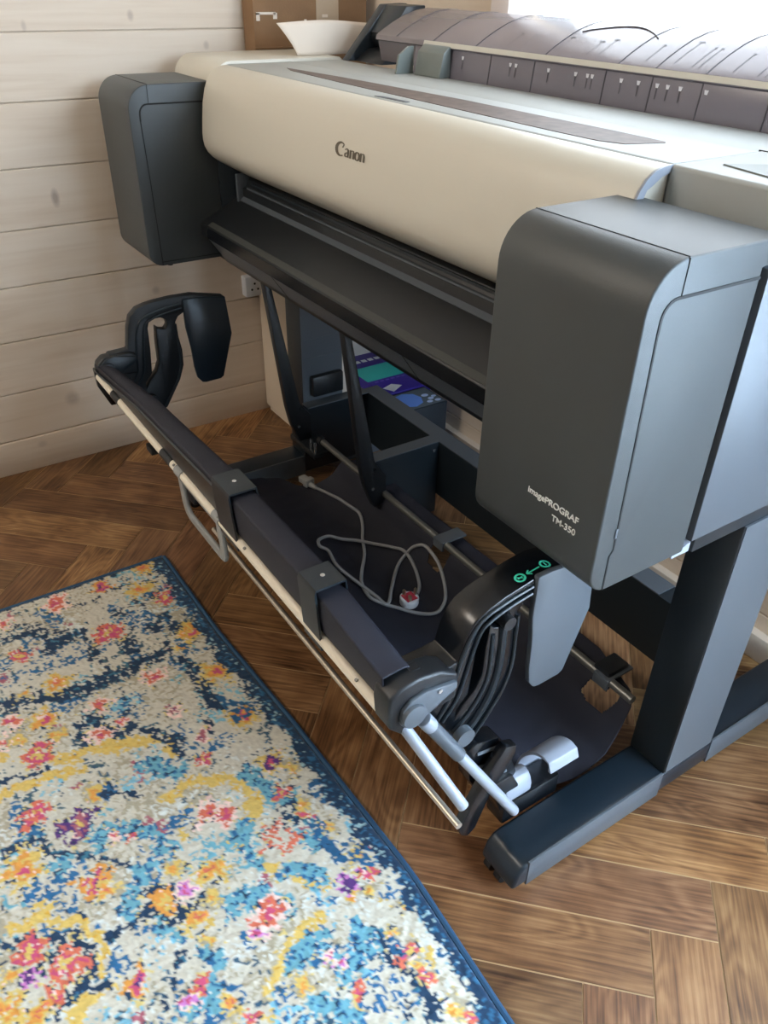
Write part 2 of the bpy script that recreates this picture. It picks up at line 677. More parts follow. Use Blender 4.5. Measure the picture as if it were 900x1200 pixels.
STAMPS = [(-1.279, 0.216, 0.0186, 'violetpink'), (-1.233, 0.275, 0.0204, 'orange'), (-1.292, 0.304, 0.0172, 'orange'), (-1.181, 0.31, 0.018, 'pink'), (-1.275, 0.13, 0.0218, 'coral'), (-1.143, 0.187, 0.0222, 'pink'), (-1.167, 0.044, 0.0142, 'pink'), (-1.269, 0.038, 0.0153, 'coral'), (-1.07, 0.31, 0.0221, 'yp'), (-1.043, 0.283, 0.0143, 'orange'), (-0.955, 0.314, 0.027, 'yp'), (-0.999, 0.218, 0.0168, 'coral'), (-1.07, 0.079, 0.0184, 'orange'), (-1.074, 0.029, 0.0148, 'yellow'), (-0.987, 0.121, 0.0159, 'coral'), (-0.931, 0.144, 0.0108, 'coral'), (-0.922, 0.104, 0.0164, 'coral'), (-1.006, 0.043, 0.0187, 'yp'), (-0.908, 0.22, 0.0141, 'mauve'), (-0.84, 0.239, 0.0105, 'mauve'), (-0.797, 0.221, 0.01, 'pink'), (-0.841, 0.311, 0.0231, 'yp'), (-1.021, -0.002, 0.0139, 'coral'), (-0.94, 0.014, 0.0203, 'pink'), (-0.989, -0.024, 0.0149, 'coral'), (-0.986, -0.004, 0.0135, 'yellow'), (-0.959, 0.053, 0.0151, 'yellow'), (-0.783, 0.031, 0.0216, 'violetring'), (-0.703, 0.194, 0.0218, 'coral'), (-0.69, 0.207, 0.0154, 'coral'), (-0.757, -0.047, 0.0237, 'yp'), (-0.688, 0.026, 0.0196, 'violetpink'), (-0.672, 0.036, 0.0137, 'orange'), (-0.613, 0.09, 0.0243, 'navyorange'), (-0.614, 0.125, 0.0114, 'lilac'), (-0.621, 0.158, 0.0163, 'orange'), (-0.653, 0.121, 0.0141, 'yellow'), (-0.571, 0.117, 0.0162, 'orange'), (-0.585, 0.146, 0.0156, 'yellow'), (-0.831, -0.013, 0.0182, 'pink'), (-0.537, 0.025, 0.0167, 'violetpink'), (-0.497, 0.093, 0.0088, 'pink'), (-0.644, -0.064, 0.0198, 'pink'), (-0.602, -0.033, 0.0183, 'pink'), (-0.571, -0.058, 0.0155, 'pink'), (-0.586, -0.104, 0.0172, 'orange'), (-0.627, -0.09, 0.0122, 'yellow'), (-0.609, -0.075, 0.013, 'violet'), (-0.563, -0.076, 0.0114, 'orange'), (-0.741, 0.069, 0.0075, 'coral'), (-0.726, 0.088, 0.0075, 'coral'), (-0.823, 0.065, 0.0188, 'yellow'), (-0.82, 0.082, 0.0108, 'navy'), (-0.738, 0.309, 0.0184, 'violetyel'), (-0.706, 0.324, 0.0153, 'yellow'), (-0.617, 0.258, 0.0209, 'ring'), (-0.644, 0.308, 0.0117, 'yellow'), (-0.597, 0.321, 0.0126, 'yellow'), (-0.53, 0.199, 0.0185, 'coral'), (-0.514, 0.174, 0.0095, 'lilac'), (-0.509, 0.304, 0.0126, 'violet'), (-0.482, 0.323, 0.0124, 'yellow'), (-0.538, 0.326, 0.0131, 'yellow'), (-0.508, 0.334, 0.0117, 'pink'), (-0.494, 0.301, 0.0079, 'orange'), (-0.417, 0.314, 0.0105, 'yellow'), (-0.391, 0.314, 0.0123, 'pink'), (-0.372, 0.313, 0.011, 'yellow'), (-0.392, 0.242, 0.0087, 'pink'), (-0.314, 0.323, 0.0123, 'yellow'), (-0.299, 0.33, 0.0084, 'pink'), (-0.527, 0.178, 0.0086, 'coral'), (-0.489, 0.088, 0.0078, 'pink'), (-0.485, 0.073, 0.0086, 'lilac'), (-0.442, 0.11, 0.0112, 'yellow'), (-0.683, 0.295, 0.0107, 'pink'), (-0.625, 0.307, 0.0077, 'pink'), (-0.446, 0.343, 0.0088, 'yellow'), (-0.432, 0.193, 0.0137, 'yellow'), (-0.429, 0.13, 0.0084, 'pink'), (-0.436, 0.241, 0.0081, 'lilac'), (-0.353, 0.315, 0.0088, 'pink'), (-0.536, 0.125, 0.0094, 'yellow'), (-0.462, 0.112, 0.0077, 'orange')]
LINES = [('y', 0.0094, [(-0.888, -0.049), (-0.887, -0.003), (-0.877, 0.068)]), ('y', 0.0129, [(-0.91, 0.031), (-0.905, 0.077), (-0.893, 0.116), (-0.878, 0.16), (-0.864, 0.192), (-0.836, 0.185)]), ('y', 0.012, [(-0.759, 0.156), (-0.766, 0.184), (-0.746, 0.239), (-0.708, 0.262), (-0.68, 0.247), (-0.665, 0.232), (-0.639, 0.207)]), ('y', 0.0082, [(-0.597, 0.212), (-0.555, 0.245), (-0.527, 0.276)]), ('y', 0.0086, [(-0.488, 0.245), (-0.483, 0.226), (-0.483, 0.206), (-0.468, 0.183), (-0.448, 0.15)]), ('y', 0.0087, [(-0.683, -0.073), (-0.673, -0.034), (-0.637, -0.002), (-0.598, 0.009), (-0.56, -0.005), (-0.539, -0.04)]), ('n', 0.0176, [(-1.066, -0.012), (-1.055, 0.025), (-1.046, 0.063), (-1.034, 0.107), (-1.034, 0.143), (-1.036, 0.179), (-1.042, 0.214), (-1.04, 0.264)]), ('n', 0.0123, [(-1.093, 0.146), (-1.126, 0.161), (-1.154, 0.177)]), ('n', 0.0129, [(-1.227, 0.029), (-1.217, 0.077), (-1.173, 0.099), (-1.174, 0.125)]), ('n', 0.0118, [(-0.921, 0.081), (-0.958, 0.086), (-0.965, 0.108), (-0.906, 0.129), (-0.912, 0.158), (-0.851, 0.198), (-0.821, 0.193)]), ('n', 0.0143, [(-1.155, 0.087), (-1.171, 0.129), (-1.177, 0.149)]), ('n', 0.0116, [(-1.184, 0.215), (-1.187, 0.228)]), ('n', 0.015, [(-1.115, 0.26), (-1.133, 0.287), (-1.088, 0.29)]), ('n', 0.0128, [(-1.108, 0.208), (-1.082, 0.21)]), ('n', 0.0139, [(-1.005, 0.273), (-0.952, 0.282), (-0.884, 0.283), (-0.869, 0.291)]), ('n', 0.0074, [(-0.797, -0.061), (-0.789, -0.037), (-0.792, -0.014), (-0.756, -0.012), (-0.735, 0.027), (-0.697, 0.064), (-0.68, 0.09)]), ('n', 0.0062, [(-0.541, 0.086), (-0.517, 0.062), (-0.497, 0.042)]), ('n', 0.0074, [(-0.667, -0.096), (-0.663, -0.067), (-0.646, -0.036), (-0.619, -0.012), (-0.588, -0.011), (-0.562, -0.034), (-0.548, -0.062)]), ('n', 0.0085, [(-0.612, 0.017), (-0.614, 0.044), (-0.61, 0.059)]), ('n', 0.0069, [(-0.559, -0.02), (-0.561, -0.006)]), ('n', 0.0095, [(-0.437, 0.297), (-0.385, 0.301), (-0.341, 0.307), (-0.32, 0.297)]), ('n', 0.0083, [(-0.915, -0.044), (-0.912, -0.021), (-0.903, 0.007)]), ('t', 0.0124, [(-0.743, 0.05), (-0.752, 0.067), (-0.742, 0.087), (-0.713, 0.113), (-0.683, 0.126)]), ('t', 0.0118, [(-0.735, -0.018), (-0.735, 0.004)]), ('t', 0.0151, [(-0.662, 0.224), (-0.637, 0.215), (-0.602, 0.214)]), ('t', 0.014, [(-0.57, 0.242), (-0.561, 0.259), (-0.538, 0.276)]), ('t', 0.0123, [(-0.6, 0.284), (-0.579, 0.293)]), ('t', 0.0123, [(-0.527, 0.11), (-0.505, 0.116), (-0.472, 0.097), (-0.474, 0.061)]), ('t', 0.0133, [(-0.408, 0.196), (-0.38, 0.214), (-0.361, 0.225)]), ('t', 0.014, [(-0.455, 0.193), (-0.464, 0.216), (-0.464, 0.246)]), ('t', 0.0154, [(-0.63, 0.049), (-0.651, 0.068), (-0.677, 0.083)]), ('t', 0.0128, [(-0.585, 0.078), (-0.567, 0.087)]), ('t', 0.0155, [(-0.834, 0.144), (-0.802, 0.165), (-0.795, 0.189)]), ('n', 0.012, [(-0.677, 0.291), (-0.642, 0.294), (-0.626, 0.292)]), ('t', 0.0166, [(-0.737, 0.266), (-0.703, 0.277), (-0.674, 0.283)]), ('t', 0.0176, [(-0.529, 0.215), (-0.562, 0.195), (-0.565, 0.16)]), ('t', 0.015, [(-0.457, 0.285), (-0.425, 0.277), (-0.416, 0.236)])]


def build_rug():
    x0, x1, y0 = -1.312, .12, -.78
    st = .0031
    nx = int((x1 - x0) / st)
    ny = int((.38 - y0) / st)

    def edge(x):
        return np.interp(x, [-1.312, -1.05, -.8, -.48, -.26, .12], [.351, .353, .368, .379, .368, .36])
    gx, gv = np.meshgrid(np.linspace(x0, x1, nx), np.linspace(0, 1, ny), indexing='ij')
    gy = y0 + (edge(gx) - y0) * gv
    rng = np.random.RandomState(4)

    def vn(x, y, scale, seed):
        r = np.random.RandomState(seed).rand(257, 257)
        u, v = x / scale + 100.3, y / scale + 90.7
        iu, iv = np.floor(u).astype(int), np.floor(v).astype(int)
        fu, fv = u - iu, v - iv
        fu, fv = fu * fu * (3 - 2 * fu), fv * fv * (3 - 2 * fv)
        a = r[iu % 257, iv % 257]
        b = r[(iu + 1) % 257, iv % 257]
        c = r[iu % 257, (iv + 1) % 257]
        d = r[(iu + 1) % 257, (iv + 1) % 257]
        return (a * (1 - fu) + b * fu) * (1 - fv) + (c * (1 - fu) + d * fu) * fv
    wx = (vn(gx, gy, .018, 1) - .5) * .016 + (vn(gx, gy, .006, 2) - .5) * .011
    wy = (vn(gx, gy, .018, 3) - .5) * .016 + (vn(gx, gy, .006, 4) - .5) * .011
    X, Y = gx + wx, gy + wy
    sp = vn(gx, gy, .0038, 5)
    sp2 = vn(gx, gy, .0040, 6)
    big = vn(gx, gy, .09, 7) * .6 + vn(gx, gy, .035, 8) * .4
    col = np.zeros((nx, ny, 3))

    def C(*c):
        return (np.array(c) / 255.0) ** 2.2
    cream, beige = C(196, 191, 175), C(166, 158, 136)
    navy, blue, teal = C(30, 56, 82), C(44, 98, 140), C(104, 160, 176)
    pink, coral, orange, yellow = C(192, 78, 112), C(206, 108, 84), C(214, 148, 70), C(208, 178, 98)
    violet, lilac, mauve, pale = C(84, 52, 112), C(196, 122, 186), C(160, 92, 104), C(232, 200, 190)

    def put_(mask, c):
        col[mask] = c
    col[:] = cream
    put_((big + (sp - .5) * .9) > .70, beige)
    put_((vn(gx, gy, .06, 19) + (sp2 - .5) * .7) > .93, C(206, 210, 204))
    # scattered filigree: thin broken contours
    r1 = np.abs(vn(X, Y, .055, 9) - .5)
    r2 = np.abs(vn(X, Y, .034, 10) - .5)
    gate = vn(gx, gy, .10, 11)
    gate2 = vn(gx, gy, .12, 12)
    far = np.clip((-gx - .75) / .5, 0, 1)
    put_((r1 < .030 + .012 * far) & (gate > .58 - .09 * far) & (sp > .38), navy)
    put_((r2 < .05) & (gate2 > .5) & (far > .1) & (sp2 > .62), C(70, 96, 104))
    put_((sp > .93) & (gate > .45), C(60, 92, 112))
    put_((r2 < .035) & (gate2 > .62) & (sp > .45), C(54, 84, 104))
    low = (1 - far)
    put_((r2 < .06) & (gate2 < .34) & (sp2 > .66 - .12 * low), teal)
    put_((vn(gx, gy, .05, 13) > .84) & (sp > .5), blue)
    put_((vn(X, Y, .045, 14) > .90) & (sp2 > .45), yellow)
    put_((vn(X, Y, .04, 15) > .86) & (sp > .4), mauve)
    rightish = np.clip((gx + .75) / .3, 0, 1)
    put_((vn(X, Y, .05, 21) > .80 - .16 * rightish) & (sp2 > .62), blue)
    put_((vn(X, Y, .05, 22) > .82 - .12 * rightish) & (sp > .66), C(120, 176, 196))

    def seg(px, py, qx, qy):
        dx, dy = qx - px, qy - py
        t = np.clip(((X - px) * dx + (Y - py) * dy) / (dx * dx + dy * dy + 1e-9), 0, 1)
        return np.hypot(X - px - t * dx, Y - py - t * dy)
    for k, r, P_ in LINES:
        d = np.full(X.shape, 9.0)
        for a, b in zip(P_, P_[1:]):
            d = np.minimum(d, seg(a[0], a[1], b[0], b[1]))
        q = d / r / {'n': .85, 'y': .85, 't': .8}[k]
        if k == 'n':
            put_((q < 1.15) & (sp + .5 * (1 - q) > .57), navy)
            put_((q < 1.5) & (sp2 > .82), C(60, 112, 134))
        elif k == 'y':
            put_((q < 1.1) & (sp + .5 * (1 - q) > .50), yellow)
            put_((q < .7) & (sp2 > .80), C(206, 160, 60))
        else:
            put_((q < 1.2) & (sp + .4 * (1 - q) > .42), teal)
            put_((q < 1.1) & (sp2 > .62), blue)
            put_((q < .9) & (sp2 > .80), navy)
    # flowers
    for i, (cx, cy, r, kind) in enumerate(STAMPS):
        d = np.hypot(X - cx, Y - cy) / r
        an = np.arctan2(Y - cy, X - cx)
        pet = d * (1 + .16 * np.sin(an * 5 + i * 1.7))
        m = {'pink': (coral, pink, yellow), 'orange': (yellow, orange, coral), 'coral': (pale, coral, pink), 'yellow': (beige, yellow, orange),
             'violet': (lilac, violet, violet), 'navy': (blue, navy, navy), 'lilac': (pale, lilac, pink), 'mauve': (pale, mauve, violet),
             'yp': (yellow, orange, pink), 'violetpink': (orange, pink, violet), 'violetring': (violet, mauve, yellow),
             'navyorange': (navy, orange, yellow), 'ring': (coral, cream, coral), 'violetyel': (yellow, violet, pink)}[kind]
        put_((pet > .85) & (pet < 1.45) & (sp2 > .68), C(206, 186, 120))
        put_((pet < 1.18) & (sp > .50), m[0])
        put_((pet < .92) & (sp > .22), m[0])
        put_((pet < .72) & (sp2 > .2), m[1])
        put_((pet < .34) & (sp > .25), m[2])
        put_((pet < 1.0) & (sp2 > .86), pale)
        put_((pet > .9) & (pet < 1.35) & (sp2 > .80), navy)
    # flower border along the edges, repeated where the photo runs out
    dR = edge(gx) - gy
    dL = gx - x0
    # navy strip
    wR = .024 + (vn(gx, gy, .02, 16) - .5) * .022 + (sp - .5) * .012
    strip = (dR < wR)
    put_(strip, navy)
    put_(strip & (sp2 > .70), C(44, 96, 130))
    put_(strip & (sp > .84) & (dR > .008), C(150, 180, 184))
    wL = .009 + (sp - .5) * .006
    put_(dL < wL, C(34, 58, 78))
    put_((dR >= wR) & (dR < .075) & (vn(gx, gy, .03, 17) > .60) & (sp > .42), C(40, 90, 128))
    j = .90 + .2 * rng.rand(nx, ny, 1)
    col *= j
    z = .0085 + .0012 * sp + .0016 * sp2 + .0018 * rng.rand(nx, ny)
    z[0, :] = z[-1, :] = .001
    z[:, 0] = z[:, -1] = .001
    z[1, :] = z[:, -2] = .009
    co = np.stack([gx + (rng.rand(nx, ny) - .5) * .0012, gy + (rng.rand(nx, ny) - .5) * .0012, z], -1).reshape(-1, 3)
    idx = np.arange(nx * ny).reshape(nx, ny)
    q = np.stack([idx[:-1, :-1], idx[1:, :-1], idx[1:, 1:], idx[:-1, 1:]], -1).reshape(-1, 4)
    # underside
    base = co.shape[0]
    under = np.array([[x0, y0, .0005], [x1, y0, .0005], [x1, .36, .0005], [x0, .351, .0005]])
    co = np.vstack([co, under])
    me = bpy.data.meshes.new('patterned_rug')
    me.vertices.add(len(co))
    me.vertices.foreach_set('co', co.astype(np.float32).ravel())
    nf = len(q) + 1
    me.loops.add(nf * 4)
    fl = np.vstack([q, [[base, base + 3, base + 2, base + 1]]]).astype(np.int32)
    me.loops.foreach_set('vertex_index', fl.ravel())
    me.polygons.add(nf)
    me.polygons.foreach_set('loop_start', np.arange(0, nf * 4, 4, dtype=np.int32))
    me.update(calc_edges=True)
    me.validate()
    ca = me.color_attributes.new('yarn', 'FLOAT_COLOR', 'POINT')
    rgba = np.ones((len(co), 4), np.float32)
    rgba[:nx * ny, :3] = col.reshape(-1, 3)
    rgba[nx * ny:, :3] = .3
    ca.data.foreach_set('color', rgba.ravel())
    me.polygons.foreach_set('use_smooth', np.ones(nf, dtype=bool))
    m = bpy.data.materials.new('woven_wool_pile')
    m.use_nodes = True
    nt = m.node_tree
    b = nt.nodes['Principled BSDF']
    b.inputs['Roughness'].default_value = .85
    b.inputs['Sheen Weight'].default_value = .25
    b.inputs['Specular IOR Level'].default_value = .25
    at = N(nt, 'ShaderNodeAttribute', attribute_name='yarn')
    nt.links.new(at.outputs['Color'], b.inputs['Base Color'])
    me.materials.append(m)
    o = bpy.data.objects.new('patterned_rug', me)
    COL.objects.link(o)
    tag(o, 'cream, navy and multicolour floral patterned rug on the herringbone floor', 'rug')
    # bound hem round the pile
    hb = MB()
    hem = [(x, float(edge(x)) + .002, .005) for x in np.linspace(x0, x1, 40)]
    hb.tube([(x0 - .002, y0, .005), (x0 - .002, .30, .005), (x0 - .002, .351, .005)] , .0045, 8)
    hb.tube(hem, .0048, 8)
    hb.build('hem', mat('dark_teal_binding', (36, 74, 104), .7), o)


build_rug()

# ================================================================== PRINTER
XL, XR = -1.741, -.378          # overall width
pr = thing('large_format_printer', 'wide cream and dark grey floor-standing plotter with large ink boxes at both ends', 'printer', ((XL + XR) / 2, .78, .492))

# lower body and rear
mb = MB()
low = [(.655, .492), (.935, .492), (.935, .70), (.935, .80), (.655, .80)]
mb.prism(low, XL + .002, -1.567).prism(low, -.552, XR - .002)
mb.prism([(.72, .492), (.935, .492), (.935, .80), (.82, .80), (.82, .70), (.72, .655)], -1.5675, -.5515)
mb.build('chassis', M['metal'], pr, bevel=.002)

shoulder = [(.653, .79)] + arc(.693, .817, .040, 180, 90, 8) + [(.925, .857), (.935, .85), (.935, .79)]
MB().prism(shoulder, XL, -1.5525).build('end_shoulder', M['cream'], pr, bevel=.0015)
MB().prism([(.681, .79), (.681, .8485), (.684, .8515), (.925, .8525), (.935, .848), (.935, .79)], -.5275, XR).build('deck_end', M['deck'], pr, bevel=.0012)
MB().prism([(.8205, .80), (.8205, .8515), (.925, .852), (.935, .846), (.935, .80)], -1.552, -.528).build('rear_deck', M['deck'], pr, bevel=.001)
# top lid between seams, with its long window
lid = MB().prism([(.6835, .80), (.6835, .8505), (.686, .852), (.817, .852), (.8195, .8505), (.8195, .80)], -1.5515, -.5285).build('top_lid', M['deck'], pr, bevel=.0008)
win = [(-1.446, .752), (-1.404, .738), (-1.217, .727), (-1.0, .719), (-.72, .709), (-.65, .709), (-.622, .720), (-.606, .765), (-.61, .770), (-.69, .774), (-.97, .779), (-1.278, .767)]
MB().prism([(x, y) for x, y in win], .8505, .8527, 'z').build('view_window', M['smoke'], lid)
MB().prism([(-1.06, .688), (-.985, .690), (-.988, .699), (-1.057, .697)], .8505, .8526, 'z').build('lid_grip', M['metal2'], lid)
MB().prism([(-.50, .722), (-.40, .700), (-.385, .76), (-.47, .768)], .850, .8531, 'z').build('control_panel', M['guide'], pr)
mb = MB()
mb.box(-.53, -.385, .8195, .8210, .8515, .8529)
mb.build('deck_seam', M['groove'], pr)

# big curved front cover
cov = [(.6825, .8515), (.672, .8505), (.660, .8475), (.650, .841), (.642, .831), (.635, .815), (.629, .793), (.625, .765), (.6225, .742), (.6225, .729),
       (.6245, .718), (.630, .7075), (.639, .698), (.652, .689), (.668, .680), (.690, .668), (.708, .658), (.714, .657), (.82, .657), (.82, .80), (.6825, .80)]
fc = MB().prism(cov, -1.5515, -.529).build('front_cover', M['cream'], pr, bevel=.0025, seg=3, ang=50)

cin = [(q[0] + .010 if q[1] > .66 else q[0] + .004, q[1] - (.006 if q[1] > .84 else 0)) for q in cov[:17]]
MB().prism(cov[:17] + cin[::-1], -.5295, -.5265).build('cover_end_lit_band', M['white'], fc)  # cover's end face; pale band paints the window light on it

# maker's name on the front cover, built as thick and thin strokes


def stroke(pts, wd):
    """ribbon polygon strips in 2D with a width per point"""
    L_, R_ = [], []
    n = len(pts)
    for i, p in enumerate(pts):
        a, b = pts[max(i - 1, 0)], pts[min(i + 1, n - 1)]
        dx, dy = b[0] - a[0], b[1] - a[1]
        l = math.hypot(dx, dy) or 1
        h = (wd[i] * 1.12 if isinstance(wd, (list, tuple)) else wd) / 2
        L_.append((p[0] - dy / l * h, p[1] + dx / l * h))
        R_.append((p[0] + dy / l * h, p[1] - dx / l * h))
    return L_, R_


def letters():
    S = []
    # C : heavy left bow, hooked top terminal
    a = [(.5 + .46 * math.cos(math.radians(t)), .62 + .62 * math.sin(math.radians(t))) for t in range(48, 318, 15)]
    S.append((a, [.16 + .12 * abs(math.cos(math.radians(t))) if 90 < t < 270 else .12 for t in range(48, 318, 15)]))
    S.append(([(.80, 1.10), (.70, .86), (.62, .80)], [.10, .13, .03]))
    x = .90
    # a
    S.append(([(x + .04, .66), (x + .16, .78), (x + .30, .80), (x + .39, .70), (x + .40, .40), (x + .40, .06), (x + .50, .02)], [.05, .10, .12, .18, .19, .16, .04]))
    S.append(([(x + .38, .46), (x + .20, .42), (x + .08, .28), (x + .10, .10), (x + .24, .04), (x + .38, .14)], [.06, .10, .17, .17, .10, .05]))
    # n
    x = 1.44

    def n_(x):
        S.append(([(x + .0, .74), (x + .09, .80), (x + .11, .60), (x + .11, 0)], [.04, .12, .18, .18]))
        S.append(([(x + .14, .60), (x + .26, .78), (x + .38, .76), (x + .43, .58), (x + .43, .06), (x + .50, .02)], [.05, .09, .13, .18, .18, .05]))
    n_(x)
    x = 1.98
    o = [(x + .26 + .22 * math.cos(math.radians(t)), .40 + .37 * math.sin(math.radians(t))) for t in range(0, 361, 20)]
    S.append((o, [.09 + .11 * abs(math.cos(math.radians(t))) for t in range(0, 361, 20)]))
    n_(2.50)
    return S


def logo_mesh():
    mb = MB()
    x0, z0, h = -1.066, .7805, .0135
    for pts, wd in letters():
        L_, R_ = stroke(pts, wd)
        n = len(pts)
        v = []
        for q in L_ + R_:
            X = x0 + q[0] * h * 1.88
            Z = z0 + q[1] * h
            # front cover surface depth at this height
            Y = float(np.interp(Z, [.729, .742, .765, .793, .815], [.6225, .6225, .625, .629, .635])) - .0005
            v.append((X, Y, Z))
        f = [(i, i + 1, n + i + 1, n + i) for i in range(n - 1)]
        mb.add(v, f)
    return mb


logo_mesh().build('brand_lettering', M['logo'], fc, smooth=False)

# paper exit under the cover
mb = MB()
exitp = [(.716, .656), (.704, .652), (.700, .640), (.692, .638), (.692, .618), (.609, .577), (.6065, .5745), (.6065, .553), (.612, .5495), (.617, .548), (.654, .492), (.80, .492), (.80, .656)]
ex = mb.prism(exitp, -1.566, -.553).build('paper_exit', M['black'], pr, bevel=.0012)
MB().box(-1.52, -.553, .6905, .694, .6395, .6425).build('guide_edge', M['metal2'], ex)
MB().box(-1.52, -.553, .7, .7035, .646, .650).build('guide_rail', M['metal'], ex)
MB().sheet([(.6925, .6215), (.684, .6152)], .0015, -1.54, -.553).build('tray_fillet', M['metal2'], ex)
MB().sheet([(.6545, .4935), (.6165, .5470)], .0016, -1.56, -.553).build('lower_front_panel', M['metal2'], ex)
MB().sheet([(.6195, .5825), (.6085, .5770)], .0012, -1.535, -.553).build('tray_lip', M['lip'], ex)
MB().box(-1.535, -.553, .6052, .6064, .5535, .5742).build('lip_face', M['gloss'], ex)
for x in (-1.28, -.87):
    MB().prism([(.6135, .549), (.6535, .493), (.6555, .495), (.617, .549)], x - .0008, x + .0008).build('panel_joint', M['groove'], ex)
MB().box(-1.5495, -1.541, .681, .712, .60, .664).build('exit_side_plate', M['metal2'], ex, bevel=.001)

# ink boxes at both ends
boxp0 = [(.655, .503), (.528, .503)] + arc(.522, .531, .028, 265, 180, 6) + arc(.536, .782, .042, 180, 90, 10) + [(.655, .824)]


def ribbon(mb, pts, x, wd, th=.0007):
    """thin inlay lying on a +x facing side, pts in (y,z)"""
    L_, R_ = stroke(pts, wd)
    n = len(pts)
    v = [(x + th, *q) for q in L_] + [(x + th, *q) for q in R_] + [(x - th, *q) for q in L_] + [(x - th, *q) for q in R_]
    f = []
    for i in range(n - 1):
        f += [(i, i + 1, n + i + 1, n + i), (2 * n + i, 3 * n + i, 3 * n + i + 1, 2 * n + i + 1), (i, 2 * n + i, 2 * n + i + 1, i + 1), (n + i, n + i + 1, 3 * n + i + 1, 3 * n + i)]
    mb.add(v, f)


def ink_box(x0, x1, left):
    boxp = boxp0 if left else [(.634, .503)] + boxp0[1:] + [(.655, .802), (.634, .800)]
    b = MB().prism(boxp, x0, x1).build('ink_tank_cover', M['grey'], pr, bevel=.0022, seg=3, ang=40)
    mb = MB()
    top = [(.654, .792), (.532, .7925)] + arc(.5295, .777, .0155, 90, 180, 6)
    ribbon(mb, [(min(q[0], .654 if left else .633), q[1]) for q in top] + [(.5135, .765)], x1, .0026)
    if left:
        ribbon(mb, [(.5135, .765), (.5165, .66), (.519, .505)], x1, .0014)
        ribbon(mb, [(.519, .511), (.655, .511)], x1, .0012)
    else:
        ribbon(mb, [(.5135, .765), (.5165, .66), (.5185, .566)], x1, .0022)
        ribbon(mb, [(.5185, .566), (.5185, .552), (.5145, .546), (.515, .505)], x1, .0018)
    ribbon(mb, [(.533, .8235), (.5325, .794)], x1, .0006)
    mb.build('door_seam', M['groove'], b)
    mb = MB()
    mb.box(x0 + .001, x1 - .001, .5335, .5345, .8225, .8243)
    mb.build('top_seam', M['groove'], b)
    return b


lb = ink_box(XL, -1.567, True)
rb = ink_box(-.552, XR, False)
MB().tube([(-1.60, .545, .503), (-1.60, .545, .493)], .0055, 10).build('rubber_stop', M['rubber'], lb)
# catch on the right door seam and the product name
MB().box(XR - .001, XR + .0012, .5155, .5185, .566, .577).build('door_catch', M['metal2'], rb, bevel=.0004)
face = Matrix.Translation((-.4735, .4937, .5745)) @ Matrix.Rotation(math.radians(90), 4, 'X')
text_obj('product_name', 'imagePROGRAF', .0098, face, M['text'], rb, bold=.0001, sx=1.05)
face = Matrix.Translation((-.4375, .4937, .5605)) @ Matrix.Rotation(math.radians(90), 4, 'X')
text_obj('model_number', 'TM-350', .0098, face, M['text'], rb, bold=.00005, sx=1.02)
# dark gap and rear side cover
MB().box(-.552, -.3865, .6335, .656, .51, .800).build('side_gap', M['groove'], pr)
sc = MB().prism([(.645, .512), (.933, .512), (.933, .797), (.645, .797)], -.44, -.3775).build('rear_side_cover', M['metal2'], pr, bevel=.0015)
MB().prism([(.618, .500), (.645, .500), (.645, .512), (.618, .504)], -.40, -.3785).build('side_latch', M['lgrey'], sc)

# roll cover at the rear
DX0, DX1 = -1.425, -.44
dome = [(.932, .893), (.926, .8945), (.9285, .9025), (.945, .912), (.966, .9225), (.99, .9325), (1.015, .9395), (1.04, .9430), (1.065, .942), (1.085, .934), (1.098, .915), (1.10, .86), (1.0, .86), (.94, .86)]
rc = MB().prism(dome, DX0, DX1).build('roll_cover', M['dome'], pr, bevel=.001, ang=25)
MB().prism([(.927, .851), (.9315, .893), (.95, .893), (.95, .851)], DX0 + .12, DX1).build('cover_front_panel', M['cover'], rc, bevel=.001)
MB().sheet([(.9262, .8955), (.9288, .9022)], .0012, DX0 + .15, DX1).build('cover_ledge', M['ledge'], rc)
# raised joints across the dome
dtop = [(.9285, .9030), (.945, .9126), (.966, .9231), (.99, .9331), (1.015, .9401), (1.04, .9436), (1.065, .9426)]
for x in (-1.36, -1.25, -1.136, -.977, -.836, -.773, -.696, -.56):
    MB().sheet(dtop, .0006, x - .0006, x + .0006).build('dome_joint', M['dmark'], rc)
for x in (-1.231, -1.10, -1.0, -.858, -.777, -.699, -.604, -.52):
    MB().sheet([(.9268, .852), (.9312, .8925)], .0010, x - .0007, x + .0007).build('panel_joint', M['dmark'], rc)
# paper size marks: printed ticks on the front panel and leader lines on the dome
mk = MB()
for i, x in enumerate((-1.169, -1.052, -1.039, -.968, -.913, -.89, -.881, -.828, -.798, -.767, -.75, -.73, -.691)):
    yy = lambda z: .927 + (z - .851) / .042 * .0045 - .0008
    mk = MB()
    mk.add([(x - .0032, yy(.886), .886), (x + .0032, yy(.886), .886), (x + .002, yy(.881), .881), (x - .002, yy(.881), .881)], [(0, 3, 2, 1)])
    mk.build('size_mark', M['mark'], rc, smooth=False)
for i, x in enumerate((-1.169, -1.052, -1.039, -.968, -.913, -.89, -.881, -.828, -.798, -.767, -.75, -.73)):
    yy = lambda z: .927 + (z - .851) / .042 * .0045 - .0006
    mk = MB()
    mk.add([(x - .0009, yy(.881), .881), (x + .0009, yy(.881), .881), (x + .0009, yy(.868), .868), (x - .0009, yy(.868), .868)], [(0, 3, 2, 1)])
    mk.build('size_tick', M['dmark'], rc, smooth=False)
mk = MB()


def on_dome(y):
    return float(np.interp(y, [p[0] for p in dtop], [p[1] for p in dtop])) + .0002


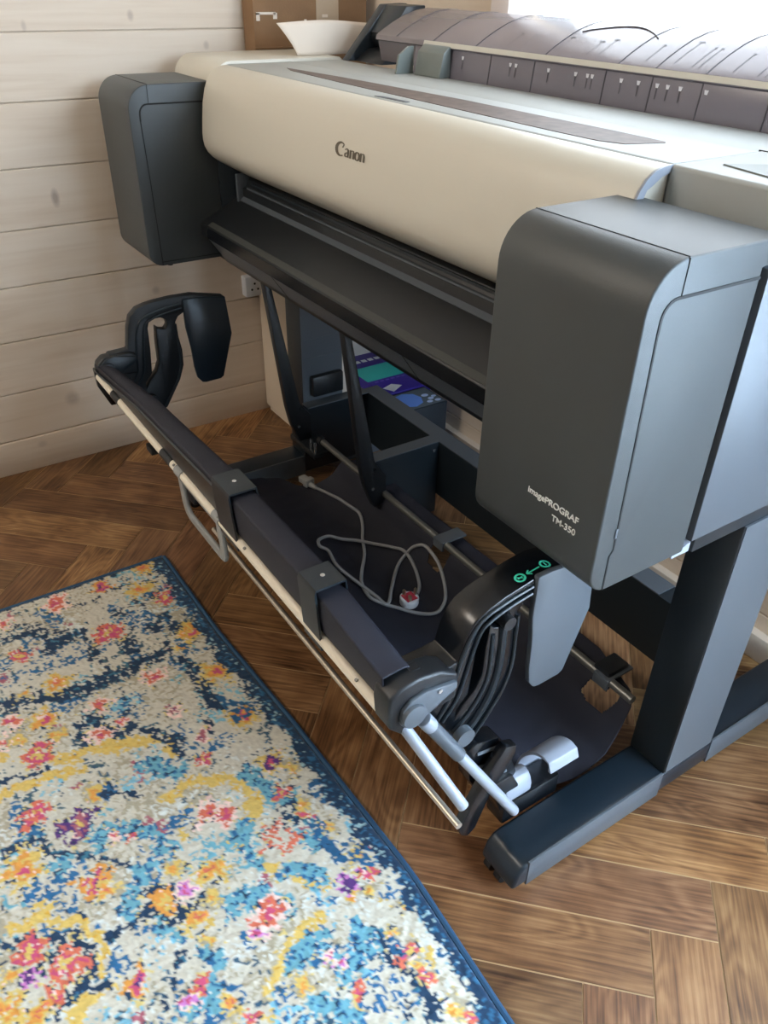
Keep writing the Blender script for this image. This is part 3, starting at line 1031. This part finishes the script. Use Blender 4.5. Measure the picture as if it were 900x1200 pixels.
for x, ya, yb, hook in ((-1.07, .935, .965, 0), (-1.04, .94, .968, 0), (-.965, .938, .968, 1), (-.905, .936, .965, 1), (-.885, .94, .972, 1), (-.80, .938, .97, 0),
                        (-.755, .94, .985, 1), (-.725, .936, .975, 0), (-.715, .936, .975, 0), (-.665, .936, .97, 0), (-.63, .934, .965, 1), (-.62, .934, .965, 1)):
    mk = MB()
    q = [(x, y) for y in np.linspace(ya, yb, 5)]
    for (xa, y0_), (xb, y1_) in zip(q, q[1:]):
        mk.add([(xa - .0005, y0_, on_dome(y0_)), (xa + .0005, y0_, on_dome(y0_)), (xb + .0005, y1_, on_dome(y1_)), (xb - .0005, y1_, on_dome(y1_))], [(0, 1, 2, 3)])
    w2 = .005 if hook else .0025
    y2 = yb + .006
    mk.add([(x - w2, yb, on_dome(yb)), (x + w2, yb, on_dome(yb)), (x + w2, yb + .002, on_dome(yb + .002)), (x - w2, yb + .002, on_dome(yb + .002))], [(0, 1, 2, 3)])
    mk.build('leader_line', M['dmark'], rc, smooth=False)
# grip recess rim on top of the dome
g = [(-.965 + .14 * t, .985 - .0 * t + .03 * math.sin(math.pi * t)) for t in np.linspace(0, 1, 14)]
MB().tube([(x, y, on_dome(y)) for x, y in g], .0008, 8).build('grip_rim', M['dmark'], rc)
# end support and hub at the left end
mb = MB()
sup = [(.925, .852), (1.012, .945), (1.06, .947), (1.085, .93), (1.10, .852)]
es = mb.prism(sup, -1.545, -1.520).build('cover_end_plate', M['metal'], pr, bevel=.002)
MB().prism([(.975, .90), (1.012, .9445), (1.055, .946), (1.055, .90)], -1.5195, -1.45).build('end_cap', M['metal'], es, bevel=.002)
MB().prism([(.94, .852), (.97, .872), (1.09, .885), (1.09, .852)], -1.5195, -1.426).build('end_bed', M['black'], es, bevel=.001)
MB().tube([(-1.5195, 1.0, .895), (-1.46, 1.0, .895)], .022, 24).build('spool_hub', M['black'], es)
MB().tube([(-1.46, 1.0, .895), (-1.448, 1.0, .895)], .010, 16).build('spool_pin', M['lgrey'], es)
gp = MB().prism([(.905, .852), (.912, .888), (.922, .897), (.927, .898), (.9285, .852)], -1.270, -1.198).build('sheet_guide', M['guide'], pr, bevel=.002)
mb = MB()
mb.tube([(-1.285, .9075, .868), (-1.285, .9068, .868)], .002, 8)
MB().prism([(.880, .852), (.885, .880), (.905, .893), (.915, .893), (.915, .852)], -1.292, -1.287).build('guide_fin', M['guide'], gp)

# ================================================================== STAND
st = thing('printer_stand', 'charcoal steel printer stand with sloping fabric catch basket below the plotter', 'stand', (-.93, .78, 0))
FEET = ((-1.492, -1.428), (-.4415, -.3785))
for k, (a, b) in enumerate(FEET):
    e_ = .975 if k == 0 else 1.104
    # foot: rounded toe, level top, lip along the outer edge
    toe = [(.468, .022), (.470, .034), (.475, .050), (.484, .060), (.496, .063), (e_ - .019, .063), (e_ - .006, .055), (e_, .020)]
    f = MB().prism(toe, a, b).build('stand_foot', M['navy'], st, bevel=.005, seg=3)
    MB().box(b - .0025, b + .0012, .492, .745, .018, .0655).build('foot_lit_edge', M['metal2'], f, bevel=.0006)  # lip carried over the whole side, coloured paler for the light there
    MB().box(b - .0025, b + .0012, .852, e_ - .024, .018, .0655).build('foot_lit_edge', M['metal2'], f, bevel=.0006)
    c = MB().box(a + .012, a + .030, .483, .52, .010, .02).tube([(a + .006, .481, .0115), (a + .018, .481, .0115)], .0115, 18).tube([(a + .026, .481, .0115), (a + .038, .481, .0115)], .0115, 18)
    c.build('castor', M['rubber'], f)
    lg = MB().prism([(.746, .0625), (.849, .0625), (.849, .4915), (.746, .4915)], a, b).build('stand_leg', M['metal'], st, bevel=.0025)
    MB().box(b - .002, b + .0010, .7475, .8475, .066, .492).build('leg_lit_side', M['metal2'], lg)  # thin sheet on the leg's side, paler to paint the light it catches
mb = MB()
mb.sheet([(.938, .197), (.9015, .197), (.9015, .074), (.93, .074)], .003, -1.425, -.45)
cb = mb.build('cross_beam', M['metal'], st)
MB().box(-1.42, -.555, .8995, .938, .1985, .2003).build('beam_top_flange', M['metal2'], cb)
for x in (-1.424, -1.128):
    mb = MB()
    mb.prism([(.743, .1995), (.899, .1995), (.899, .03), (.76, .03), (.743, .05)], x - .003, x)
    s = mb.build('beam_side_plate', M['metal'], st)
    mb = MB()
    if x < -1.3:
        mb.box(x - .003, x + .026, .743, .899, .1990, .2012)
    else:
        mb.box(x - .030, x - .0002, .743, .899, .1990, .2012)
    mb.build('top_flange', M['metal2'], s)
    MB().tube([(x - .001, .886, .184), (x + .0025, .886, .184)], .0035, 10).build('bolt', M['screw'], s)
MB().box(-1.427, -1.412, .765, .842, .215, .262).build('cable_clip_box', M['black'], st, bevel=.003)
for z in (.343, .300):
    mb = MB()
    ribbon(mb, [(.755, z), (.845, z + .003)], -1.427, .0025)
    mb.build('leg_crease', M['metal2'], st)
# slim stays from printer underside to the basket hinge
for x in (-1.405, -1.105):
    mb = MB()
    a = (.6625, .4912)
    b = (.703, .215)
    mb.prism([(a[0] - .007, a[1]), (a[0] + .007, a[1]), (b[0] + .008, b[1] + .06), (.722, .22), (.748, .185), (.748, .125), (.722, .118), (b[0] - .002, .17), (b[0] - .012, b[1])], x - .009, x + .009)
    s = mb.build('basket_stay', M['black'], st, bevel=.002)
    MB().tube([(x + .008, .722, .205), (x + .0115, .722, .205)], .004, 10).build('bolt', M['black'], s)
    MB().tube([(x + .008, .716, .165), (x + .0115, .716, .165)], .003, 10).build('bolt', M['screw'], s)
MB().tube([(-1.345, .745, .144), (-.455, .745, .144)], .0068, 16).build('basket_rear_rod', M['rod'], st)

# fabric of the basket: one sheet, section changing along its length


def crest(x):
    return float(np.interp(x, [-1.44, -1.2, -.86, -.6, -.47], [.378, .410, .428, .427, .410]))


def cloth_section(x):
    c = crest(x)
    d = (c - .352) / .080
    k = float(np.interp(x, [-1.45, -.9], [.55, 1]))
    return [(.334, .369), (.326, .3695), (.3215, .3695 + .052 * d), (.3265, c), (.3265 + .026 * k, c + .0005), (.361, c - .012), (.372, .385 - .06 * (1 - d)), (.395, .325 - .03 * (1 - d)),
            (.42, .26), (.45, .20), (.48, .15), (.515, .108), (.55, .075), (.59, .056), (.63, .045), (.66, .045), (.69, .055), (.712, .075), (.73, .10), (.742, .125), (.752, .134), (.79, .137)]


def cloth_pts(x, n=110):
    q = smooth_pts([Vector((p[0], p[1], 0)) for p in cloth_section(x)], 4)
    L_ = [0]
    for a, b in zip(q, q[1:]):
        L_.append(L_[-1] + (b - a).length)
    out = []
    for s in np.linspace(0, L_[-1], n):
        out.append((float(np.interp(s, L_, [p.x for p in q])), float(np.interp(s, L_, [p.y for p in q]))))
    return out


def in_poly(x, y, P):
    c = False
    j = len(P) - 1
    for i in range(len(P)):
        if (P[i][1] > y) != (P[j][1] > y) and x < (P[j][0] - P[i][0]) * (y - P[i][1]) / (P[j][1] - P[i][1]) + P[i][0]:
            c = not c
        j = i
    return c


def cloth_x0(y, s):
    return float(np.interp(y, [.36, .59, .65, .668, .70, .725, .76, .79], [-1.44, -1.44, -1.40, -1.345, -1.30, -1.275, -1.25, -1.24])) if s > .2 else -1.44


def cloth_x1(y, s):
    if s < .3:
        return -.470
    return float(np.interp(y, [.40, .50, .56, .60, .64, .70, .745, .765, .79], [-.475, -.500, -.480, -.458, -.452, -.448, -.455, -.475, -.56]))


def build_cloth():
    nx, ns = 480, 290
    v, f = [], []
    for i in range(nx):
        u = i / (nx - 1)
        for j in range(ns):
            v.append(None)
    ref = cloth_pts(-1.0, ns)
    for i in range(nx):
        u = i / (nx - 1)
        cache = cloth_pts(-1.44 + u * .985, ns)
        for j in range(ns):
            s = j / (ns - 1)
            y, z = cache[j]
            xa, xb = cloth_x0(ref[j][0], s), cloth_x1(ref[j][0], s)
            x = xa + (xb - xa) * u
            w_ = .0035 * noise.noise(Vector((x * 9, y * 14, 2))) + .0012 * noise.noise(Vector((x * 40, y * 30, 5)))
            if y < .37:
                w_ *= .3
            v[i * ns + j] = (x, y, z + w_)
    holes = [[(-.931, .733), (-.931, .757), (-.883, .757), (-.883, .731), (-.892, .724), (-.925, .726)],
             [(-.536, .730), (-.530, .741), (-.499, .741), (-.496, .757), (-.482, .761), (-.477, .740), (-.488, .727), (-.520, .726)],
             [(-1.155, .746), (-1.155, .762), (-1.128, .762), (-1.128, .746)]]
    for i in range(nx - 1):
        for j in range(ns - 1):
            a = i * ns + j
            x, y, z = v[a]
            if any(in_poly(x, y, h) for h in holes):
                continue
            f.append((a, a + ns, a + ns + 1, a + 1))
    me = bpy.data.meshes.new('basket_fabric')
    me.from_pydata(v, [], f)
    bm = bmesh.new()
    bm.from_mesh(me)
    loose = [q for q in bm.verts if not q.link_faces]
    bmesh.ops.delete(bm, geom=loose, context='VERTS')
    bm.to_mesh(me)
    bm.free()
    for q in me.polygons:
        q.use_smooth = True
    me.materials.append(M['cloth'])
    o = bpy.data.objects.new('basket_fabric', me)
    COL.objects.link(o)
    so = o.modifiers.new('thickness', 'SOLIDIFY')
    so.thickness = .0016
    so.offset = -1
    put(o, st)
    return o


build_cloth()


def cloth_z(x, y):
    pts = [p for p in cloth_section(x)[6:]]
    z = float(np.interp(y, [p[0] for p in pts], [p[1] for p in pts]))
    return z + .0035 * noise.noise(Vector((x * 9, y * 14, 2))) + .0012 * noise.noise(Vector((x * 40, y * 30, 5)))


# hooks that clip the fabric to the rear rod
for x in (-.905, -.507):
    h = MB().box(x - .016, x + .012, .738, .790, .147, .151).box(x - .016, x + .012, .735, .740, .132, .151)
    h.build('fabric_hook', M['metal2'], st, bevel=.001)
MB().box(-.53, -.50, .742, .785, .139, .158).build('rod_bearing', M['black'], st, bevel=.003)
MB().tube([(-1.34, .745, .144), (-1.352, .745, .144)], .0095, 14).build('rod_end', M['black'], st)
for x in (-1.352, -1.334):
    MB().tube([(x, .722, .128), (x, .722, .150)], .0032, 10).build('hinge_pin', M['screw'], st)
MB().box(-1.44, -1.325, .715, .765, .112, .128).build('hinge_bracket', M['black'], st, bevel=.004)

# front rail: C-shaped steel with the fabric lapped over it
nseg = 24
mb = MB()
v = []
xs = np.linspace(-1.443, -.878, nseg)
for x in xs:
    c = crest(x)
    v += [(x, .3245, .369), (x, .3185, max(.372, c - .010)), (x, .3205, max(.3735, c - .007)), (x, .3265, .3705)]
f = [(0, 1, 2, 3), ((nseg - 1) * 4, (nseg - 1) * 4 + 3, (nseg - 1) * 4 + 2, (nseg - 1) * 4 + 1)]
for i in range(nseg - 1):
    for k in range(4):
        a, b = i * 4 + k, i * 4 + (k + 1) % 4
        f.append((a, b, b + 4, a + 4))
fr = mb.add(v, f).build('front_rail', M['metal'], st)
for a, b in ((-.878, -.822), (-.636, -.596)):
    c = .4350
    cl = MB().sheet([(.357, c - .012), (.3555, c + .001), (.3175, c + .001), (.3165, c - .004), (.3225, .346), (.329, .345)], .0028, a, b).build('rail_clamp', M['metal'], st)
    MB().tube([((a + b) / 2, .337, c + .002), ((a + b) / 2, .337, c + .0032)], .003, 10).build('bolt', M['screw'], cl)

# cream tube, black sleeves, steel rod
ty, tz = .3265, .358
tb = MB().tube([(-1.441, ty, tz), (-.475, ty, tz)], .0074, 18).build('front_tube', M['tube'], st)
for a, b in ((-1.355, -1.316), (-1.108, -1.066)):
    MB().tube([(a, ty, tz), (b, ty, tz)], .0083, 18).build('tube_sleeve', M['black'], tb)
for x in (-1.052, -.885, -.80, -.52):
    MB().tube([(x, ty - .004, tz + .0055), (x, ty - .0052, tz + .0075)], .0022, 8).build('tube_rivet', M['rod'], tb)
MB().tube([(-1.05, .372, .226), (-.388, .372, .226)], .0042, 14).build('lower_rod', M['steel'], st)
hl = MB().prism([(-1.044, .362), (-1.036, .306), (-1.026, .290), (-1.012, .284), (-.895, .284), (-.880, .288), (-.874, .300), (-.884, .352), (-.890, .358), (-1.040, .366)], .3215, .3285, 'y',
                holes=[[(-1.026, .346), (-1.018, .308), (-1.008, .299), (-.897, .299), (-.893, .306), (-.900, .345)]]).build('basket_handle', M['clear'], st, bevel=.0025)
for x in (-1.035, -.892):
    MB().tube([(x - .012, ty, tz), (x + .012, ty, tz)], .0088, 16).build('handle_collar', M['clear'], hl)
MB().box(-1.30, -1.272, .352, .370, .262, .276).build('rail_foot', M['rubber'], st, bevel=.002)
MB().prism([(.320, .372), (.336, .372), (.346, .325), (.350, .292), (.340, .292), (.322, .335)], -1.458, -1.447).build('rail_end_plate', M['gloss'], st, bevel=.002)

# take-up arms
OUT = [(.345, .378), (.355, .392), (.391, .3935), (.398, .434), (.405, .455), (.42, .468), (.437, .4725), (.454, .475), (.487, .4772), (.53, .4765), (.596, .462), (.598, .452), (.53, .452), (.508, .443), (.498, .438),
       (.491, .428), (.493, .403), (.498, .37), (.497, .338), (.486, .309), (.47, .284), (.452, .256), (.438, .250), (.418, .272), (.399, .296), (.377, .31), (.353, .345)]
HOL = [(.44, .438), (.45, .443), (.462, .443), (.473, .436), (.475, .426), (.469, .418), (.458, .421), (.452, .427), (.449, .398), (.448, .354), (.44, .336), (.424, .32), (.415, .305), (.416, .318), (.431, .334), (.435, .384), (.436, .426)]
PAN = [(.509, .470), (.53, .4705), (.596, .462), (.6035, .385), (.577, .297), (.570, .293), (.538, .292), (.530, .294), (.521, .306), (.517, .33), (.515, .37), (.509, .415)]


OUT_R = [(.345, .378), (.355, .392), (.391, .3925), (.410, .394), (.416, .415), (.423, .433), (.433, .444), (.447, .4515), (.468, .4585), (.504, .4655), (.53, .469), (.596, .461)] + OUT[11:]


def take_up_arm(x0, x1, right):
    a = MB().prism(OUT_R if right else OUT, x0, x1 - .004, holes=[HOL]).build('take_up_arm', M['black'] if not right else M['gloss'], st, bevel=.003, seg=2)
    MB().prism(PAN, x1 - .007, x1 + .001).build('guide_flange', M['navy'] if not right else M['metal2'], a, bevel=.0018)
    dy, dz = (.012, -.006) if right else (0, 0)
    ribs = [[(.506, .4635 + dz), (.463 + dy, .4585 + dz), (.432 + dy, .450 + dz), (.416 + dy, .435 + dz), (.408 + dy * .6, .40), (.402, .345), (.387, .318)],
            [(.506, .454 + dz), (.465 + dy, .449 + dz), (.440 + dy, .441 + dz), (.428 + dy * .8, .430 + dz), (.421 + dy * .5, .39), (.414, .340), (.395, .312)],
            [(.456, .413), (.457, .38), (.456, .350), (.447, .323), (.430, .300), (.412, .286)],
            [(.470, .418), (.471, .385), (.470, .350), (.461, .315), (.445, .288), (.425, .268)],
            [(.490, .425), (.4905, .395), (.491, .350), (.482, .315), (.465, .286), (.444, .258)]]
    for k, r in enumerate(ribs):
        if not right and k in (2, 3):
            continue
        q = smooth_pts([Vector((x1 - .003, *p)) for p in r], 4)
        MB().tube(q, .0022 if k != 3 else .0045, 8).build('stiffening_rib', M['metal'], a)
    if right:
        MB().tube([(x0 + .002, .474, .423), (x1 + .003, .474, .423)], .0085, 16).build('hook_tip', M['black'], a)
    hub = [(.3175, .382), (.319, .396), (.334, .405), (.355, .4075), (.382, .403), (.406, .388), (.406, .351), (.37, .346), (.337, .333), (.3195, .352)]
    h = MB().prism(hub if right else [(.326, .368), (.330, .380), (.342, .390), (.391, .3905), (.404, .385), (.404, .345), (.372, .348), (.335, .350)], x0 + (.020 if right else .002), x1 + .004).build('arm_hub', M['black'], a, bevel=.004, seg=3)
    MB().prism([(.336, .350), (.330, .358), (.332, .376), (.342, .386), (.360, .390), (.402, .382), (.402, .372), (.362, .352), (.350, .347)], x1 + .003, x1 + .009).build('hub_plate', M['metal2'] if right else M['metal'], h, bevel=.002)
    MB().tube([(x1 + .004, .345, .366), (x1 + .014, .345, .366)], .0145, 24).build('hub_disc', M['metal2'] if right else M['black'], h, bevel=.001)
    MB().tube([(x1 + .002, .420, .283), (x1 + .012, .420, .283)], .0125, 24).build('pivot_disc', M['metal2'] if right else M['black'], a)
    if not right:
        return a
    MB().tube([(x1 + .008, .378, .382), (x1 + .0105, .378, .382)], .0028, 10).build('bolt', M['screw'], h)
    MB().box(x0 + .028, x0 + .038, .352, .364, .4045, .4085).build('hub_slot', M['groove'], h)
    return a


take_up_arm(-1.474, -1.452, False)
ra = take_up_arm(-.502, -.455, True)
# turquoise direction label on the top of the right arm
mk = MB()


def zt(y):
    return float(np.interp(y, [.468, .504, .53, .596], [.4585, .4655, .469, .461])) + .0006



def ring2(cx, cy, r0, r1, n=20):
    v, f = [], []
    for k in range(n):
        t = 2 * math.pi * k / n
        v += [(cx + r0 * math.cos(t), cy + r0 * math.sin(t), zt(cy + r0 * math.sin(t))), (cx + r1 * math.cos(t), cy + r1 * math.sin(t), zt(cy + r1 * math.sin(t)))]
    for k in range(n):
        a, b = 2 * k, 2 * ((k + 1) % n)
        f.append((a, a + 1, b + 1, b))
    mk.add(v, f)


def bar2(x0_, y0_, x1_, y1_, w_):
    d = Vector((x1_ - x0_, y1_ - y0_)).normalized() * w_ / 2
    n_ = 8
    for i in range(n_):
        u, w2 = i / n_, (i + 1) / n_
        p, q = (x0_ + (x1_ - x0_) * u, y0_ + (y1_ - y0_) * u), (x0_ + (x1_ - x0_) * w2, y0_ + (y1_ - y0_) * w2)
        mk.add([(a_ - s_ * d.y, b_ + s_ * d.x, zt(b_)) for a_, b_, s_ in ((*p, 1), (*q, 1), (*q, -1), (*p, -1))], [(0, 3, 2, 1)])


ring2(-.470, .497, .0042, .0066)
ring2(-.470, .532, .0042, .0066)
bar2(-.470, .5065, -.470, .524, .0018)
bar2(-.4665, .511, -.470, .506, .0018)
bar2(-.4735, .511, -.470, .506, .0018)
bar2(-.470, .494, -.470, .500, .0018)
bar2(-.473, .532, -.467, .532, .0018)
bar2(-.467, .5, -.473, .494, .0014)
mk.build('direction_label', M['teal'], ra, smooth=False)

# handles and levers at the right end
t1 = MB().tube([(-.4625, .337, .3495), (-.385, .373, .262)], .0066, 16)
t1.build('short_handle', M['white'], st, bevel=.0015)
l2 = Vector((-.452, .368, .335)), Vector((-.402, .474, .158))
t2 = MB().tube([l2[0].lerp(l2[1], .28), l2[1]], .0066, 16).build('long_handle', M['white'], st, bevel=.0015)
MB().tube([l2[0].lerp(l2[1], .04), l2[0].lerp(l2[1], .34)], .0085, 16).build('handle_sleeve', M['metal2'], t2)
MB().tube([l2[0].lerp(l2[1], -.03), l2[0].lerp(l2[1], .05)], .0092, 16).build('handle_cap', M['white'], t2, bevel=.002)
MB().prism([(0.4153, 0.1373), (0.4185, 0.1161), (0.4292, 0.1075), (0.4409, 0.1161), (0.4601, 0.1714), (0.492, 0.2204), (0.492, 0.2385), (0.4739, 0.246), (0.4579, 0.2247), (0.4388, 0.1885)], -.444, -.430).build('release_lever', M['gloss'], st, bevel=.003)
mb = MB().prism([(.430, .245), (.446, .250), (.480, .240), (.492, .222), (.510, .180), (.522, .148), (.505, .124), (.467, .132), (.440, .185)], -.474, -.450)
pv = mb.build('pivot_housing', M['gloss'], st, bevel=.003)
for a_, b_ in (((.446, .232), (.476, .226)), ((.452, .205), (.490, .196)), ((.458, .178), (.500, .166))):
    MB().tube([(-.4495, *a_), (-.4495, *b_)], .0022, 8).build('housing_rib', M['metal2'], pv)
MB().prism([(.478, .150), (.512, .150), (.538, .10), (.545, .064), (.505, .064), (.490, .11)], -.468, -.447).build('pivot_arm', M['gloss'], pv, bevel=.003)
# light grey latch lever on the foot
q = [(-.460 + .016 * math.cos(math.radians(t)), .106 + .024 * math.sin(math.radians(t))) for t in range(-60, 215, 25)]
inn = [(-.460 + .0115 * math.cos(math.radians(t)), .106 + .019 * math.sin(math.radians(t))) for t in range(215, -70, -25)]
ll = MB().prism(q + inn, .505, .548, 'y').build('latch_lever', M['lgrey'], st, bevel=.0012)
bl = [(-.478, .066), (-.482, .096), (-.476, .130), (-.460, .156), (-.441, .168), (-.426, .167)]
bl = [tuple(q[:2]) for q in smooth_pts([Vector((p[0], p[1], 0)) for p in bl], 4)]
bl2 = [(p[0] + .003, p[1] - .004) for p in reversed(bl)]
MB().prism(bl + [(-.420, .153), (-.426, .152)] + bl2[1:], .552, .602, 'y').build('latch_paddle', M['lgrey'], ll, bevel=.001)
MB().box(-.476, -.4415, .500, .60, .060, .098).build('latch_mount', M['gloss'], st, bevel=.004)

# ================================================================== POWER CABLE
CORD = [(-1.298, .697), (-1.262, .702), (-1.222, .709), (-1.177, .713), (-1.141, .714), (-1.114, .705), (-1.085, .687), (-1.051, .67), (-1.013, .64), (-.978, .618), (-.936, .608), (-.912, .618), (-.893, .634), (-.87, .651), (-.839, .675), (-.833, .695),
        (-.847, .712), (-.891, .730), (-.931, .735), (-.957, .733), (-.973, .722), (-.973, .695), (-.938, .658), (-.912, .636), (-.905, .622), (-.933, .618), (-.984, .608), (-1.039, .600), (-1.087, .610), (-1.108, .602), (-1.130, .613), (-1.137, .637), (-1.116, .656),
        (-1.079, .683), (-1.012, .709), (-.977, .716), (-.939, .710), (-.905, .697), (-.893, .684)]
pc = thing('power_cable', 'loosely looped grey power cable with plug lying in the dark fabric basket', 'cable', (-1.0, .67, .05))
pts = []
for i, p in enumerate(smooth_pts([Vector((x, y, 0)) for x, y in CORD], 8)):
    lift = .0042
    t = i / (8 * (len(CORD) - 1))
    if .60 < t < .93:
        lift += .006 * math.sin((t - .60) / .33 * math.pi)
    pts.append((p.x, p.y, cloth_z(p.x, p.y) + lift))
# smooth heights a little so the cord bridges the fabric
for _ in range(4):
    pts = [pts[0]] + [(b[0], b[1], max(b[2], (a[2] + b[2] + c[2]) / 3)) for a, b, c in zip(pts, pts[1:], pts[2:])] + [pts[-1]]
MB().tube(pts, .0033, 10).build('cord', M['cord'], pc)
p0 = Vector(pts[0])
d0 = (Vector(pts[0]) - Vector(pts[10])).normalized()
d0.z = -.05
d0.normalize()
cn = MB().tube([p0 - d0 * .004, p0 + d0 * .016, p0 + d0 * .018], [.0045, .0065, .007], 12).build('appliance_plug', M['connector'], pc)


def obox(mb, c, ax, hx, hy, hz):
    ax = ax.normalized()
    s = ax.cross(Vector((0, 0, 1))).normalized()
    u = s.cross(ax)
    v = [c + ax * (a * hx) + s * (b * hy) + u * (d * hz) for d in (-1, 1) for a, b in ((-1, -1), (1, -1), (1, 1), (-1, 1))]
    mb.add(v, [(0, 3, 2, 1), (4, 5, 6, 7), (0, 1, 5, 4), (1, 2, 6, 5), (2, 3, 7, 6), (3, 0, 4, 7)])


mb = MB()
obox(mb, p0 + d0 * .021 + Vector((0, 0, .004)), d0, .007, .0115, .0085)
mb.build('plug_collar', M['connector'], cn, bevel=.002)
mb = MB()
obox(mb, p0 + d0 * .037 + Vector((0, 0, .004)), d0, .010, .0085, .0065)
mb.build('plug_nose', M['connector'], cn, bevel=.002)
# three-pin mains plug lying face up
e = Vector(pts[-1])
mp_ = MB()
c = Vector((-.889, .664, cloth_z(-.889, .664) + .009))
mp_.prism([(c.x + .0180 * math.cos(t) * (1 - .12 * math.sin(t)), c.y + .0175 * math.sin(t)) for t in np.linspace(0, 2 * math.pi, 26)[:-1]], c.z - .009, c.z + .007, 'z')
pg = mp_.build('mains_plug', M['whiteprint'], pc, bevel=.003, seg=3)
MB().prism([(c.x - .011, c.y - .012), (c.x + .012, c.y - .012), (c.x + .012, c.y + .010), (c.x - .011, c.y + .010)], c.z + .007, c.z + .0078, 'z').build('plug_label', M['red'], pg)
mb = MB()
for dx, dy, w_, h in ((0, .012, .0020, .020), (-.009, -.006, .003, .016), (.009, -.006, .003, .016)):
    mb.box(c.x + dx - w_, c.x + dx + w_, c.y + dy - .002, c.y + dy + .002, c.z + .007, c.z + .007 + h * .7)
    mb.build('plug_pin', M['brass'], pg)
    mb = MB()

# ================================================================== THINGS BEHIND THE PRINTER
t = thing('cabinet', 'cream metal cabinet in the room corner behind the printer', 'cabinet', (-1.71, .90, 0))
MB().box(-1.808, -1.60, .83, .975, .012, .462).build('cabinet_body', M['cabinet'], t, bevel=.012, seg=4)
MB().box(-1.80, -1.61, .84, .965, .0, .02).build('plinth', M['cabinet'], t)
MB().box(-1.806, -1.602, .832, .973, .462, .470).build('cabinet_top', M['cabinet'], t, bevel=.003)

t = thing('cardboard_box', 'flat brown cardboard box with tape scraps standing on edge against the left wall', 'box', (-1.78, .985, .47))
cbx = MB().box(-1.808, -1.757, .842, 1.117, .4702, .985).build('carton', M['carton'], t, bevel=.001)
mb = MB()
mb.box(-1.7568, -1.7562, .990, 1.045, .905, .985)
mb.build('tape', M['tape'], cbx)
# torn label remains and small printed marks
for y0_, y1_, z0_, z1_ in ((.848, .893, .919, .9235), (.848, .856, .908, .922), (.887, .896, .911, .922), (.960, .966, .902, .910), (1.004, 1.018, .913, .9185)):
    MB().box(-1.7568, -1.7561, y0_, y1_, z0_, z1_).build('label_scrap', M['paper'], cbx)
MB().box(-1.757, -1.745, .842, 1.0, .8585, .861).build('box_flap', M['carton'], cbx)

v, f = [], []
n = 22
for i in range(n + 1):
    u = i / n
    y = .835 + .20 * u
    xx = -1.592 - .012 * u + .006 * math.sin(u * 5)
    dip = .0
    top = .912 + .004 * math.sin(u * 4)
    for j in range(9):
        w_ = j / 8
        yy = y + (.018 * (1 - w_) ** 1.5 if i == 0 else .018 * (1 - w_) ** 1.5 * (1 - u) ** 3)
        yy = max(yy, .835) - .020 * w_ ** 2 * (1 - u) ** 3
        v.append((xx - .010 * w_ * w_, yy, .8575 + (top - .8575) * w_))
for i in range(n):
    for j in range(8):
        a = i * 9 + j
        f.append((a, a + 9, a + 10, a + 1))
ps = MB().add(v, f).build('paper_sheet', M['paper'], None)
so = ps.modifiers.new('thickness', 'SOLIDIFY')
so.thickness = .0012
tag(ps, 'off-white sheet propped upright on the far end of the printer top', 'paper')

# product packets behind the cross beam
t = thing('product_carton', 'purple and turquoise product carton on the floor behind the stand', 'box', (-1.62, 1.05, 0))
pk = MB().box(-1.79, -1.452, .985, 1.118, 0, .150).build('carton_body', M['purple'], t, bevel=.001)
zt_ = .1502
MB().box(-1.79, -1.69, .9855, 1.1175, .1496, zt_).build('white_end_panel', M['whiteprint'], pk)
MB().box(-1.615, -1.535, .9855, 1.1175, .1496, zt_).build('turquoise_panel', M['tealprint'], pk)
MB().prism([(-1.486, .998), (-1.458, 1.012), (-1.478, 1.050), (-1.497, 1.030)], .1497, zt_, 'z').build('white_panel', M['whiteprint'], pk)
lp_ = mat('lilac_print', (92, 78, 176), .5)
for k in range(6):
    MB().box(-1.527, -1.521, 1.0 + k * .016, 1.010 + k * .016, .1497, zt_).build('faint_lettering', lp_, pk)
for k in range(4):
    MB().box(-1.658, -1.644, 1.02 + k * .020, 1.034 + k * .020, .1497, zt_).build('white_lettering', M['whiteprint'], pk)
t = thing('blue_picture_carton', 'dark carton with a bright blue picture on its grey lid, behind the stand', 'box', (-1.40, 1.04, 0))
pk3 = MB().box(-1.447, -1.352, .985, 1.095, 0, .148).build('carton_body', M['darkbox'], t, bevel=.001)
MB().box(-1.441, -1.357, .988, 1.092, .1475, .1484).build('grey_lid_print', M['slate'], pk3)
MB().prism([(-1.432 + .0, .995), (-1.375, .992), (-1.365, 1.015), (-1.375, 1.04), (-1.40, 1.052), (-1.425, 1.045), (-1.438, 1.02)], .1480, .1487, 'z').build('blue_picture', M['blueprint'], pk3)
for cx_, cy_, r_ in ((-1.405, 1.066, .007), (-1.385, 1.07, .006), (-1.372, 1.058, .006), (-1.392, 1.083, .005), (-1.37, 1.08, .006)):
    MB().prism([(cx_ + r_ * math.cos(a), cy_ + r_ * 1.4 * math.sin(a)) for a in np.linspace(0, 6.283, 9)[:-1]], .1480, .1488, 'z').build('pale_picture', M['paleblue'], pk3)
